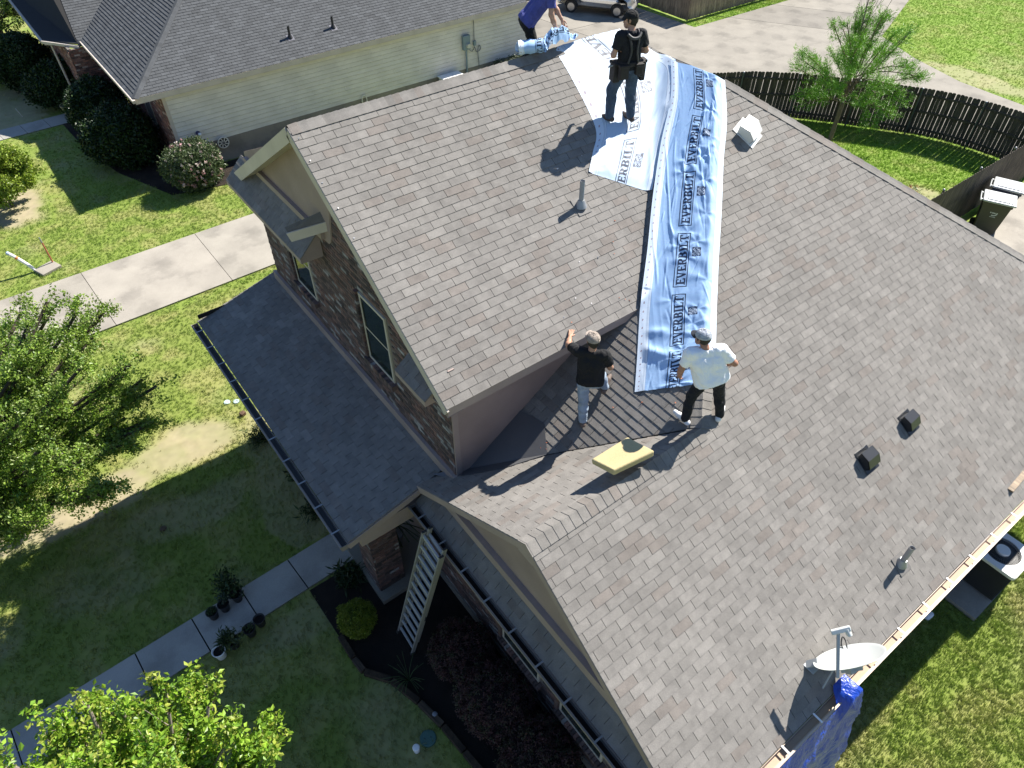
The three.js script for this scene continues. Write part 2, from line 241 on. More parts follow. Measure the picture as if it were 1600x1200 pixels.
// ---------- the brick house being worked on ----------
const P = 0.68, Q = 0.671, PG = 0.65;
const Uy = (z) => 2.31 - P * z, My = (z) => 3.226 - P * z, Fy = (x) => 1.612 + Q * x, Gy = (z) => 5.713 + PG * (z + 3.654), PFy = (x) => 3.96 + 0.26 * (x - 3.5), ULy = (z) => 8.77 - 0.63 * (-9.5 - z);
const RX = 3.0, URX = 3.24, MEZ = -0.43, UEZ = -5.737, WX = 3.5, WZ = -6.11;
const PEAK = [10.15, -7.643], UEND = 9.64, REND = [6.112, -3.654];
const mkPlane = (o, u, v) => ({ o: V(...o), u: V(...u).normalize(), v: V(...v).normalize(), n: V(...v).normalize().cross(V(...u).normalize()) });
const PLU = mkPlane([0, 2.31, 0], [1, 0, 0], [0, -P, 1]), PLM = mkPlane([0, 3.226, 0], [1, 0, 0], [0, -P, 1]), PLF = mkPlane([0, 1.612, 0], [0, 0, 1], [-1, -Q, 0]), PLP = mkPlane([3.5, 3.96, 0], [0, 0, 1], [-1, -0.26, 0]), PLG = mkPlane([0, 5.713 + PG * 3.654, 0], [-1, 0, 0], [0, -PG, -1]);
const onPl = (pl, x, y, z) => { const d = V(x, y, z).sub(pl.o); return [d.dot(pl.u), d.dot(pl.v)]; };
const house = thing('brick_house', 'two storey brick house with taupe siding whose brown shingle roof the men work on', 'house');
const roofDeck = part('roof', join(
  up([[URX, Uy(UEZ) - 0.012, UEZ], [6.86, Uy(UEZ) - 0.012, UEZ], [10.15, Uy(-8.99) - 0.012, -8.99], [UEND, Uy(-9.5) - 0.012, -9.5], [URX, Uy(-9.5) - 0.012, -9.5]], 0.03),
  up([[URX, Uy(-9.5) - 0.012, -9.5], [UEND, Uy(-9.5) - 0.012, -9.5], [13.4, ULy(-13.6), -13.6], [URX, ULy(-13.6), -13.6]], 0.03),
  up([[RX, My(-3.654) - 0.012, -3.654], [RX, My(MEZ) - 0.012, MEZ], [17.36, My(MEZ) - 0.012, MEZ], [10.15, My(-7.643) - 0.012, -7.643], [6.112, My(-3.654) - 0.012, -3.654]], 0.03),
  up([[RX, Gy(-3.654) - 0.012, -3.654], [6.112, Gy(-3.654) - 0.012, -3.654], [RX + 0.1, Gy(-6.5) - 0.012, -6.5], [RX, Gy(-6.5) - 0.012, -6.5]], 0.03),
  up([[1.66, PFy(1.66) - 0.012, -13.3], [1.66, PFy(1.66) - 0.012, -6.5], [3.64, PFy(3.64) - 0.012, -6.5], [3.64, PFy(3.64) - 0.012, -13.3]], 0.03),
  up([[3.745, Fy(3.745) - 0.012, WZ], [6.112, Fy(6.112) - 0.012, -3.654], [10.15, Fy(10.15) - 0.012, -7.643], [10.15, Fy(10.15) - 0.012, -8.99], [7.23, Fy(7.23) - 0.012, WZ]], 0.03),
  up([[10.15, 8.40, -7.643], [17.36, 3.5, MEZ], [18, 3.0, -16], [UEND, 8.75, -9.5], [10.15, 8.40, -8.99]], 0.03),
  bx(1.8, 0.1, 0.02, 2.58, 3.6, -13.28)), MT.deck, house);

// shingle tabs
function tabColor(i, j, s, x, z) {
  const a = hash2(i, j, s), b = hash2(i, j, s + 1), c = hash2(i >> 1, j, s + 2); let k = 0.96 + 0.11 * (b - 0.5), col = [0.314, 0.297, 0.276];
  if (a < 0.13) { col = [0.308, 0.276, 0.250]; k *= 0.96; } else if (a < 0.27) { k *= 1.075; } else if (a > 0.86) k *= 0.94; if (c < 0.08) k *= 0.94;
  k *= 0.86 + 0.16 * fbm(x * 0.6, z * 0.6, 4, 33) + 0.12 * fbm(x * 2.2, z * 0.4, 3, 37) + 0.10 * sstep(0.66, 0.76, fbm(x * 1.1 + 7, z * 1.1, 4, 39)); return col.map((v) => v * k);
}
function slabTab(pl, poly, vTop, exp, hTop, hBot) { // poly in plane coordinates
  const pos = [], P3 = (p, h) => pl.o.clone().addScaledVector(pl.u, p[0]).addScaledVector(pl.v, p[1]).addScaledVector(pl.n, h), H = (p) => lerp(hTop, hBot, clamp((p[1] - vTop) / exp, 0, 1));
  const T = (a, b, c) => pos.push(a.x, a.y, a.z, b.x, b.y, b.z, c.x, c.y, c.z), q = poly.slice().reverse(), t = q.map((p) => P3(p, H(p))), b = q.map((p) => P3(p, -0.012)), uv = [];
  for (let i = 1; i + 1 < q.length; i++) { T(t[0], t[i], t[i + 1]); for (const k of [0, i, i + 1]) uv.push(q[k][0], q[k][1]); }
  for (let i = 0; i < q.length; i++) { const j = (i + 1) % q.length; T(t[i], b[i], t[j]); T(t[j], b[i], b[j]); for (const k of [[i, 0], [i, 1], [j, 0], [j, 0], [i, 1], [j, 1]]) uv.push(q[k[0]][0], q[k[0]][1] + k[1] * 0.02); }
  const g = new THREE.BufferGeometry(); g.setAttribute('position', new THREE.Float32BufferAttribute(pos, 3)); g.setAttribute('uv', new THREE.Float32BufferAttribute(uv, 2)); g.computeVertexNormals(); return g;
}
function tabs(pl, xz, yOf, vEave, o = {}) {
  const { tw = 0.3048, exp = 0.127, slot = 0.0035, seed = 1, color = tabColor, lift = 0.0075 } = o, items = [];
  const poly = ccw(xz.map(([x, z]) => onPl(pl, x, yOf(x, z), z))), us = poly.map((p) => p[0]), vs = poly.map((p) => p[1]);
  const j0 = Math.floor((vEave - Math.max(...vs)) / exp) - 1, j1 = Math.ceil((vEave - Math.min(...vs)) / exp) + 1;
  for (let j = j0; j <= j1; j++) {
    const v1 = vEave - j * exp, v0 = v1 - exp, off = (j & 1 ? 0.5 : 0) * tw + (hash2(j, 7, seed) - 0.5) * 0.012;
    for (let i = Math.floor((Math.min(...us) - off) / tw) - 1; i * tw + off < Math.max(...us); i++) {
      const u0 = i * tw + off, jit = (hash2(i, j, seed + 9) - 0.5) * 0.006, c = clipPoly([[u0 + slot, v0], [u0 + tw - slot, v0], [u0 + tw - slot, v1 + jit], [u0 + slot, v1 + jit]], poly);
      if (c.length < 3) continue; const A = Math.abs(area2(c)); if (A < 0.0006) continue;
      const m = c.reduce((s, p) => [s[0] + p[0] / c.length, s[1] + p[1] / c.length], [0, 0]), w = pl.o.clone().addScaledVector(pl.u, m[0]).addScaledVector(pl.v, m[1]);
      const g = tint(slabTab(pl, c, v0, exp, 0.0015, lift + 0.003 * hash2(i, j, seed + 4)), color(i, j, seed, w.x, w.z));
      items.push({ g, w, score: seen(w) * A * Math.abs(CAM.clone().sub(w).normalize().dot(pl.n)) });
    }
  }
  return items;
}
const vE = (pl, x, y, z) => onPl(pl, x, y, z)[1];
const T1P = [[8.18, -9.63], [7.95, -8.21], [7.35, -7.65], [8.26, -7.05], [9.3, -7.85], [10.34, -8.69], [9.43, -9.65]], T2P = [[10.38, -8.71], [8.86, -7.53], [7.49, -6.3], [6.87, -5.74], [6.3, -5.16], [5.94, -4.8], [6.24, -4.36], [6.59, -4.0], [7.1, -4.4], [7.85, -5.14], [9.23, -6.48], [10.24, -7.47]];
const fyx = (x) => Fy(x), uyz = (x, z) => Uy(z), myz = (x, z) => My(z), gyz = (x, z) => Gy(z), eF = vE(PLF, 1.8, Fy(1.8), 0);
let shingles = [
  ...tabs(PLU, [[URX - 0.02, UEZ + 0.02], [6.84, UEZ + 0.02], [10.13, -8.99], [UEND, -9.47], [URX - 0.02, -9.47]], uyz, vE(PLU, 0, Uy(UEZ + 0.02), UEZ + 0.02), { seed: 1 }),
  ...tabs(PLM, [[RX - 0.02, -3.62], [6.112, -3.62], [6.112, MEZ + 0.02], [RX - 0.02, MEZ + 0.02]], myz, vE(PLM, 0, My(MEZ + 0.02), MEZ + 0.02), { seed: 20 }),
  ...tabs(PLM, [[6.112, -3.654], [10.14, -7.62], [17.36, MEZ + 0.02], [6.112, MEZ + 0.02]], myz, vE(PLM, 0, My(MEZ + 0.02), MEZ + 0.02), { seed: 20 }),
  ...tabs(PLG, [[RX - 0.02, -3.68], [6.09, -3.68], [RX + 0.35, -6.5], [RX - 0.02, -6.5]], gyz, vE(PLG, 0, Gy(-6.5), -6.5), { seed: 40 }),
  ...tabs(PLP, [[1.64, -13.32], [1.64, -6.48], [3.62, -6.48], [3.62, -13.32]], PFy, vE(PLP, 1.64, PFy(1.64), 0), { seed: 50 }),
  ...tabs(PLF, [[3.745, WZ], [6.112, -3.69], [7.23, WZ]], fyx, eF, { seed: 60, lift: 0.0085 }),
  ...tabs(PLF, [[7.23, WZ], [6.112, -3.68], [10.13, -7.66], [10.13, -8.97]], fyx, eF, { seed: 60 }),
];
for (const s of shingles) if (inPoly(s.w.x, s.w.z, T1P) || inPoly(s.w.x, s.w.z, T2P)) s.score = 0;
shingles.sort((a, b) => b.score - a.score);
shingles.slice(0, 300).forEach((s) => part('shingle', s.g, MT.shingle, roofDeck));
stuff(part('shingle_courses', mergeGeometries(shingles.slice(300).map((s) => s.g)), MT.shingle, house));
// ridge and hip caps: folded pieces lapped along the line from a to b
function caps(a, b, d1, d2, n1, n2, step = 0.127, w = 0.15, seed = 3, hide) {
  const A = V(...a), B = V(...b), L = A.distanceTo(B), t = B.clone().sub(A).normalize(), up = n1.clone().add(n2).normalize();
  for (let s = 0, i = 0; s < L - 0.02; s += step, i++) {
    const e = Math.min(L, s + step + 0.02), q = (at, d, k, h) => A.clone().addScaledVector(t, at).addScaledVector(d, w * k).addScaledVector(up, h), gs = [];
    for (const [d, n] of [[d1, n1], [d2, n2]]) {
      const r0 = q(s, d, 0, 0.013), r1 = q(e, d, 0, 0.022), m0 = q(s, d, 0.32, 0.010), m1 = q(e, d, 0.32, 0.018), o0 = q(s, d, 1, 0).addScaledVector(n, 0.013), o1 = q(e, d, 1, 0).addScaledVector(n, 0.020);
      for (const f of [[r0, r1, m1, m0], [m0, m1, o1, o0]]) { const g = solid(f, 0.006), g2 = g.attributes.normal.getY(0) < 0 ? solid(f.slice().reverse(), 0.006) : g; gs.push(g2); }
    }
    const m = A.clone().addScaledVector(t, s); if (hide && hide(m)) continue;
    part('ridge_cap', tint(join(gs), tabColor(i, 3, seed, m.x, m.z).map((v) => v * 1.02)), MT.shingle, roofDeck);
  }
}
const dn = (pl) => pl.v.clone(), perp = (t, d) => d.clone().addScaledVector(t, -d.dot(t)).normalize();
caps([URX, Uy(-9.5), -9.5], [8.3, Uy(-9.5), -9.5], dn(PLU), V(0, -0.63, -1).normalize(), PLU.n, V(0, 1, -0.63).normalize(), 0.127, 0.16, 5);
caps([REND[0], 5.713, REND[1]], [RX - 0.035, 5.713, -3.654], dn(PLM), dn(PLG), PLM.n, PLG.n, 0.135, 0.17, 6);
{ const h = V(1, -P, 1).normalize(); caps([PEAK[0] + 0.1, 8.423 - 0.068, PEAK[1] + 0.1], [17.3, 8.423 - P * 7.15, PEAK[1] + 7.15], perp(h, dn(PLM)), perp(h, V(1, -P, 0)), PLM.n, V(P, 1, 0).normalize(), 0.3, 0.15, 7); }
{ const h = V(REND[0] - PEAK[0], 5.713 - 8.423, REND[1] - PEAK[1]).normalize(); caps([PEAK[0], 8.423, PEAK[1]], [REND[0], 5.713, REND[1]], perp(h, dn(PLM)), perp(h, dn(PLF)), PLM.n, PLF.n, 0.127, 0.15, 8, (m) => m.x > 6.75); }

// siding and trim
const Y3 = (x, y, z) => [x, y, z];
function boards(name, pts, plane, step, thick, m, parent, base = -100) { // horizontal lap boards clipped to a convex polygon; plane(u, y) -> [x, y, z], outward thickness thick
  const P2 = ccw(pts), ys = P2.map((p) => p[1]), us = P2.map((p) => p[0]);
  let y = base > -99 ? base : Math.min(...ys);
  for (; y < Math.max(...ys); y += step) {
    const c = clipPoly([[Math.min(...us) - 1, y], [Math.max(...us) + 1, y], [Math.max(...us) + 1, y + step], [Math.min(...us) - 1, y + step]], P2); if (c.length < 3 || Math.abs(area2(c)) < 0.003) continue;
    const f = c.map(([u, v]) => plane(u, v, thick * (1 - 0.8 * (v - y) / step))), k = c.map(([u, v]) => plane(u, v, -0.02)), pos = [], T = (a, b, d) => pos.push(...a, ...b, ...d);
    for (let i = 1; i + 1 < f.length; i++) T(f[0], f[i], f[i + 1]);
    for (let i = 0; i < f.length; i++) { const j = (i + 1) % f.length; T(f[i], k[i], f[j]); T(f[j], k[i], k[j]); }
    const g = new THREE.BufferGeometry(); g.setAttribute('position', new THREE.Float32BufferAttribute(pos, 3)); g.computeVertexNormals(); part(name, boxUV(g), m, parent);
  }
}
const sideWall = part('siding_wall', solid([[WX, 3.9, WZ], [7.2, 6.3, WZ], [7.2, 6.44, WZ], [WX, 6.36, WZ]], 0.1), MT.taupe, house);
boards('siding_board', [[WX + 0.1, Fy(WX) + 0.02], [6.95, 6.30], [6.95, 6.42], [WX + 0.1, 6.42]], (u, y, t) => [u, y, WZ + t + 0.004], 0.18, 0.007, MT.taupe, sideWall);
part('corner_board', bx(0.1, 2.5, 0.024, WX + 0.05, 5.22, WZ + 0.014), MT.taupeTrim, sideWall);
const gable = part('gable_wall', join(solid([[3.27, 3.72, -6.55], [3.27, 3.72, -0.75], [3.27, 5.62, -3.654]], 0.12)), MT.taupe, house);
boards('siding_board', [[-6.5, 3.72], [-0.8, 3.72], [-3.654, 5.6]], (u, y, t) => [3.27 - t - 0.004, y, u], 0.18, 0.006, MT.taupe, gable);
part('base_trim', bx(0.10, 0.20, 5.5, 3.22, 3.79, -3.66), MT.taupeTrim, gable);
// left gable of the upper storey, with its skirt roof
const upGable = part('gable_wall', solid([[WX - 0.02, 6.5, -12.98], [WX - 0.02, 6.72, -9.5], [WX - 0.02, 6.9, -9.35], [WX - 0.02, 8.25, -8.95], [WX - 0.02, 8.62, -9.5], [WX - 0.02, 6.62, -12.98]], 0.08), MT.taupe, house);
boards('siding_board', [[-12.9, 6.8], [-9.4, 6.8], [-8.98, 8.25], [-9.5, 8.55], [-12.9, 6.95]], (u, y, t) => [WX - 0.024 - t, y, u], 0.19, 0.005, MT.taupe, upGable);
part('base_trim', bx(0.07, 0.12, 3.2, WX - 0.06, 6.84, -11.2), MT.taupeTrim, upGable);
const rakeY = (f, d) => f - d;
const trims = [
  ['fascia', solid([[URX, Uy(UEZ) - 0.17, UEZ + 0.012], [6.86, Uy(UEZ) - 0.17, UEZ + 0.012], [6.86, Uy(UEZ) - 0.015, UEZ + 0.012], [URX, Uy(UEZ) - 0.015, UEZ + 0.012]], 0.03), MT.taupeTrim],
  ['soffit', bx(3.6, 0.02, 0.4, 5.05, Uy(UEZ) - 0.16, UEZ - 0.2), MT.taupeTrim],
  ['barge_board', beam([URX - 0.012, Uy(UEZ) - 0.10, UEZ], [URX - 0.012, Uy(-9.5) - 0.10, -9.5], 0.03, 0.15), MT.creamTrim],
  ['barge_board', beam([URX - 0.012, ULy(-13.6) - 0.12, -13.6], [URX - 0.012, ULy(-9.5) - 0.12, -9.5], 0.03, 0.2), MT.creamTrim],
  ['soffit', solid([[URX, Uy(-9.5) - 0.20, -9.5], [WX, Uy(-9.5) - 0.20, -9.5], [WX, ULy(-13.6) - 0.2, -13.6], [URX, ULy(-13.6) - 0.2, -13.6]], 0.02), MT.creamTrim],
  ['soffit', solid([[WX, Uy(-9.5) - 0.20, -9.5], [URX, Uy(-9.5) - 0.20, -9.5], [URX, Uy(UEZ) - 0.2, UEZ], [WX, Uy(UEZ) - 0.2, UEZ]], 0.02), MT.taupeTrim],
  ['barge_board', beam([RX - 0.012, Gy(-6.5) - 0.085, -6.5], [RX - 0.012, Gy(-3.654) - 0.085, -3.654], 0.03, 0.12), MT.taupeTrim],
  ['barge_board', beam([RX - 0.012, My(MEZ) - 0.085, MEZ], [RX - 0.012, My(-3.654) - 0.085, -3.654], 0.03, 0.12), MT.taupeTrim],
  ['soffit', solid([[RX, Gy(-6.75) - 0.18, -6.75], [3.3, Gy(-6.75) - 0.18, -6.75], [3.3, Gy(-3.654) - 0.18, -3.654], [RX, Gy(-3.654) - 0.18, -3.654]], 0.02), MT.taupeTrim],
  ['soffit', solid([[RX, Gy(-3.654) - 0.18, -3.654], [3.3, Gy(-3.654) - 0.18, -3.654], [3.3, My(MEZ) - 0.18, MEZ], [RX, My(MEZ) - 0.18, MEZ]], 0.02), MT.taupeTrim],
  ['barge_board', beam([1.62, PFy(1.62) - 0.10, -6.482], [3.06, PFy(3.06) - 0.10, -6.482], 0.03, 0.13), MT.taupeTrim],
  ['peak_block', solid([[RX - 0.028, 5.42, -3.80], [RX - 0.028, 5.42, -3.50], [RX - 0.028, 5.60, -3.50], [RX - 0.028, 5.705, -3.654], [RX - 0.028, 5.61, -3.80]], 0.04), MT.taupeTrim],
  ['porch_beam', beam([1.86, 3.2, -6.72], [3.4, 3.2, -6.72], 0.3, 0.36), MT.taupeTrim],
  ['porch_beam', bx(0.3, 0.3, 6.6, 2.05, 3.2, -10.0), MT.taupeTrim],
  ['flashing_band', beam([WX - 0.035, 4.05, -13.1], [WX - 0.035, 4.05, -6.08], 0.07, 0.2), MT.taupeTrim],
  ['flashing', up([[3.26, 3.925, -6.53], [3.5, 3.995, -6.53], [3.5, 4.04, WZ + 0.004], [3.76, 4.145, WZ + 0.004]], 0.006), MT.flash],
  ['flashing', join(up([[3.745, Fy(3.745) + 0.02, WZ + 0.01], [4.78, Fy(4.78) + 0.024, WZ + 0.01], [4.88, Fy(4.88) + 0.024, -5.62], [4.62, Gy(-5.2) + 0.03, -5.2]], 0.006), up([[3.745, Fy(3.745) + 0.02, WZ + 0.01], [4.62, Gy(-5.2) + 0.03, -5.2], [4.0, Gy(-5.55) + 0.02, -5.55], [3.56, Gy(-6.0) + 0.02, -6.0], [3.52, Gy(-6.1) + 0.02, -6.1]], 0.006)), MT.flash],
];
for (const [n, g, m] of trims) part(n, g, m, house);
// skirt roof returns on the front gable
const shade = { color: (i, j, s, x, z) => tabColor(i, j, s, x, z), tw: 0.3048, exp: 0.127 };
function skirt(x0, y0, x1, y1, z0, z1, right) {
  const pl = mkPlane([x0, y0, 0], [0, 0, 1], [x0 - x1, y0 - y1, 0]), root = part('skirt_roof', join(up([[x0, y0 - 0.015, z0], [x0, y0 - 0.015, z1], [x1, y1 - 0.015, z1], [x1, y1 - 0.015, z0]], 0.02), bx(0.025, 0.1, z1 - z0, x0 - 0.005, y0 - 0.06, (z0 + z1) / 2), solid([[x0, y0 - 0.12, z1 - 0.01], [x1, y0 - 0.12, z1 - 0.01], [x1, y1 - 0.02, z1 - 0.01], [x0, y0 - 0.02, z1 - 0.01]], 0.02)), MT.taupeTrim, house);
  const it = tabs(pl, [[x0 - 0.02, z0], [x0 - 0.02, z1], [x1, z1], [x1, z0]], (x) => lerp(y0, y1, (x - x0) / (x1 - x0)), 0.02, { seed: 80 });
  stuff(part('shingle_courses', mergeGeometries(it.map((s) => s.g)), MT.shingle, root));
}
skirt(3.08, 6.42, WX - 0.03, 6.80, -13.12, -9.85);
skirt(3.13, 6.08, WX, 6.36, -6.95, -6.13);
part('eave_return', beam([2.98, 6.86, -9.86], [WX + 0.02, 7.1, -9.42], 0.03, 0.16), MT.creamTrim, house);
part('return_cap', solid([[2.98, 6.95, -9.88], [WX, 7.19, -9.44], [WX, 7.30, -9.56], [2.98, 6.99, -9.97]], 0.02), mat([0.2, 0.185, 0.165], 0.95, { map: TX.gran }), house);

// bricks
const brickItems = [];
function brickColor(i, j, s) {
  const a = hash2(i, j, s), b = hash2(i, j, s + 5), k = 0.75 + 0.5 * b;
  if (a < 0.10) return [0.46 * k, 0.43 * k, 0.41 * k]; if (a < 0.30) return [0.12 * k, 0.088 * k, 0.082 * k]; if (a < 0.6) return [0.29 * k, 0.165 * k, 0.135 * k]; return [0.235 * k, 0.16 * k, 0.14 * k];
}
function brickFace(o, u, n, poly, holes = [], seed = 1, list = brickItems, wall) { // poly (u, y) in metres from o; u horizontal direction; n outward
  const pl = { o: V(...o), u: V(...u), v: V(0, -1, 0), n: V(...n) }, PW = 0.213, PH = 0.0677;
  const flip = V(...n).dot(V(0, -1, 0).cross(V(...u))) < 0, C = ccw(poly.map(([a, b]) => [a, -b])), us = C.map((p) => p[0]), vs = C.map((p) => p[1]);
  for (let j = Math.floor(Math.min(...vs) / PH); j * PH < Math.max(...vs); j++) for (let i = Math.floor(Math.min(...us) / PW) - 1; i * PW < Math.max(...us); i++) {
    const u0 = i * PW + (j & 1 ? PW / 2 : 0), v0 = j * PH, c = clipPoly([[u0 + 0.006, v0 + 0.005], [u0 + PW - 0.006, v0 + 0.005], [u0 + PW - 0.006, v0 + PH - 0.005], [u0 + 0.006, v0 + PH - 0.005]], C);
    if (c.length < 3 || Math.abs(area2(c)) < 0.0012) continue; const mu = u0 + PW / 2, mv = -(v0 + PH / 2); if (holes.some(([a, b, d, e]) => mu > a - 0.08 && mu < d + 0.08 && mv > b - 0.03 && mv < e + 0.03)) continue;
    const w = pl.o.clone().addScaledVector(pl.u, mu).addScaledVector(pl.v, v0), h = 0.008 + 0.006 * hash2(i, j, seed + 2);
    const g = tint(slabTab(pl, flip ? c.slice().reverse() : c, v0, PH, h, h), brickColor(i, j, seed)); list.push({ g, w, wall, score: seen(w) * Math.abs(CAM.clone().sub(w).normalize().dot(pl.n)) * Math.abs(area2(c)) });
  }
}
const frontWall = part('brick_wall', solid([[WX + 0.001, 3.6, -13.0], [WX + 0.001, 3.6, WZ - 0.002], [WX + 0.001, 6.30, WZ - 0.002], [WX + 0.001, 8.5, -9.5], [WX + 0.001, 6.3, -13.0]], 0.12), MT.mortar, house);
const winHoles = [[-8.7, 4.85, -7.85, 6.25], [-11.62, 4.75, -10.77, 6.15]];
brickFace([WX, 0, 0], [0, 0, 1], [-1, 0, 0], [[-13.0, 4.1], [-9.373, 4.1], [-9.373, 6.72], [-13.0, 6.5]], winHoles, 3, brickItems, frontWall);
brickFace([WX, 0, 0], [0, 0, 1], [-1, 0, 0], [[-9.373, 4.1], [WZ, 4.1], [WZ, 6.32], [-8.95, 8.25], [-9.373, 7.0]], winHoles, 3, brickItems, frontWall);
brickFace([0, 0, WZ], [1, 0, 0], [0, 0, 1], [[WX - 0.012, Fy(WX) - 0.05], [WX - 0.001, Fy(WX) - 0.05], [WX - 0.001, 6.3], [WX - 0.012, 6.3]], [], 4, brickItems, frontWall);
const garWall = part('brick_wall', join(bx(0.12, 3.2, 6.0, 3.47, 1.85, -3.9), bx(9.8, 3.0, 0.12, 8.4, 1.75, -0.96)), MT.mortar, house);
const garHoles = [[-4.75, 0.9, -3.7, 2.4], [-3.15, 0.9, -2.1, 2.4]];
brickFace([3.405, 0, 0], [0, 0, 1], [-1, 0, 0], [[-6.9, 0.27], [-0.9, 0.27], [-0.9, 3.45], [-6.9, 3.45]], garHoles, 7, brickItems, garWall);
const col = part('brick_column', bx(0.55, 2.95, 0.62, 2.475, 1.6, -7.6), MT.mortar, house);
brickFace([0, 0, -7.285], [1, 0, 0], [0, 0, 1], [[2.195, 0.15], [2.755, 0.15], [2.755, 3.1], [2.195, 3.1]], [], 9, brickItems, col);
brickFace([2.195, 0, 0], [0, 0, 1], [-1, 0, 0], [[-7.915, 0.15], [-7.28, 0.15], [-7.28, 3.1], [-7.915, 3.1]], [], 10, brickItems, col);
brickItems.sort((a, b) => b.score - a.score);
brickItems.slice(0, 300).forEach((b) => part('brick', b.g, MT.brick, b.wall));
stuff(part('brick_courses', mergeGeometries(brickItems.slice(300).map((b) => b.g)), MT.brick, house));
part('entry_wall', join(bx(0.1, 2.8, 6.0, 3.56, 1.5, -9.9), bx(8, 5.5, 6.6, 7.6, 3.4, -9.55), bx(10.5, 2.9, 4.9, 8.9, 1.6, -3.5)), MT.taupe, house);
part('foundation', join(bx(0.14, 0.27, 6.05, 3.44, 0.135, -3.9), bx(9.9, 0.27, 0.14, 8.4, 0.135, -0.93), bx(1.5, 0.15, 2.4, 2.86, 0.075, -8.25)), MT.slab, house);
// windows: frame, sash rail, pane, brick sill
function windowIn(hole, x, y0, mullion) {
  const [z0, , z1, y1] = hole, w = thingPart('window', house), f = 0.05, zc = (z0 + z1) / 2, yc = (y0 + y1) / 2;
  part('frame', join(bx(0.07, f, z1 - z0, x - 0.002, y1 - f / 2, zc), bx(0.07, f, z1 - z0, x - 0.002, y0 + f / 2, zc), bx(0.066, y1 - y0 - 2 * f, f, x, yc, z0 + f / 2), bx(0.066, y1 - y0 - 2 * f, f, x, yc, z1 - f / 2), bx(0.05, 0.035, z1 - z0 - 2 * f, x, yc, zc)), MT.frame, w);
  part('pane', bx(0.012, (y1 - y0) / 2 - f - 0.0175, z1 - z0 - 2 * f, x - 0.02, yc + (y1 - y0) / 4 - f / 2 + 0.009, zc), MT.glass, w);
  part('pane', bx(0.012, (y1 - y0) / 2 - f - 0.0175, z1 - z0 - 2 * f, x - 0.023, yc - (y1 - y0) / 4 + f / 2 - 0.009, zc), MT.glass, w);
  for (let z = z0 - 0.06, i = 0; z < z1 + 0.04; z += 0.075, i++) part('sill_brick', tint(bx(0.13, 0.1, 0.063, x - 0.055, y0 - 0.052, z + 0.033), brickColor(i, 5, 31)), MT.brick, w);
  for (let y = y0, i = 0; y < y1; y += 0.0677, i++) part('jamb_brick', tint(bx(0.1, 0.055, 0.075, x - 0.03, y + 0.03, z0 - 0.045), brickColor(i, 9, 37).map((v) => v * 0.75)), MT.brick, w);
}
function thingPart(n, parent) { const o = new THREE.Group(); o.name = n; parent.add(o); return o; }
windowIn(winHoles[0], WX + 0.01, 4.85); windowIn(winHoles[1], WX + 0.01, 4.75);
for (const h of garHoles) windowIn(h, 3.41, 0.9);
// front skirt roof over the garage windows
{ const x0 = 2.94, y0 = 3.42, x1 = 3.25, y1 = 3.70, pl = mkPlane([x0, y0, 0], [0, 0, 1], [x0 - x1, y0 - y1, 0]);
  const root = part('skirt_roof', join(up([[x0, y0 - 0.015, -6.55], [x0, y0 - 0.015, -0.5], [x1 + 0.02, y1 - 0.015, -0.5], [x1 + 0.02, y1 - 0.015, -6.55]], 0.02), bx(0.52, 0.02, 6.05, 3.13, y0 - 0.14, -3.53), bx(0.02, 0.14, 6.05, x0 - 0.012, y0 - 0.09, -3.53)), MT.taupeTrim, house);
  stuff(part('shingle_courses', mergeGeometries(tabs(pl, [[x0 - 0.02, -6.55], [x0 - 0.02, -0.5], [x1, -0.5], [x1, -6.55]], (x) => lerp(y0, y1, (x - x0) / (x1 - x0)), 0.02, { seed: 84 }).map((s) => s.g)), MT.shingle, root)); }
// gutters: trough with back, bottom, front lip; straps across
function gutter(a, b, out, m, mIn, strapM, step, gaps = []) {
  const A = V(...a), B = V(...b), t = B.clone().sub(A), L = t.length(); t.normalize(); const o = V(...out), root = thingPart('gutter', house), D = 0.13, H = 0.11;
  const at = (s, k, h) => A.clone().addScaledVector(t, s).addScaledVector(o, k).add(V(0, h, 0)).toArray();
  const seg = [[0, L]];
  for (const [s0, s1] of seg) part('trough', join(beam(at(s0, 0.006, -H / 2), at(s1, 0.006, -H / 2), 0.008, H), beam(at(s0, D / 2 - 0.01, -H), at(s1, D / 2 - 0.01, -H), D - 0.03, 0.008), beam(at(s0, D - 0.02, -H * 0.7), at(s1, D - 0.02, -H * 0.7), 0.02, H * 0.6), beam(at(s0, D, -H * 0.25), at(s1, D, -H * 0.25), 0.018, H * 0.46), beam(at(s0, D, 0.004), at(s1, D, 0.004), 0.028, 0.012)), m, root);
  part('trough_bed', beam(at(0.01, D / 2, -H + 0.012), at(L - 0.01, D / 2, -H + 0.012), D - 0.04, 0.012), mIn, root);
  for (let s = step * 0.5; s < L; s += step) part('strap', join(beam(at(s, -0.02, 0.012), at(s, D + 0.01, 0.012), 0.028, 0.006), beam(at(s, D - 0.012, -0.012), at(s, D - 0.012, 0.01), 0.028, 0.02, V(0, 0, 1))), strapM, root);
  part('end_cap', join(beam(at(-0.004, 0, -H / 2), at(-0.004, D, -H / 2), 0.006, H), beam(at(L + 0.004, 0, -H / 2), at(L + 0.004, D, -H / 2), 0.006, H)), m, root);
}
const leafLitter = mat([0.05, 0.04, 0.035], 1, { map: TX.soil });
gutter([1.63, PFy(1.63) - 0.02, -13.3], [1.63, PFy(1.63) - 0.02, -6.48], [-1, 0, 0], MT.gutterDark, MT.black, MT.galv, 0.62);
gutter([2.91, 3.40, -6.55], [2.91, 3.40, -0.5], [-1, 0, 0], MT.gutterDark, leafLitter, MT.galv, 0.62);
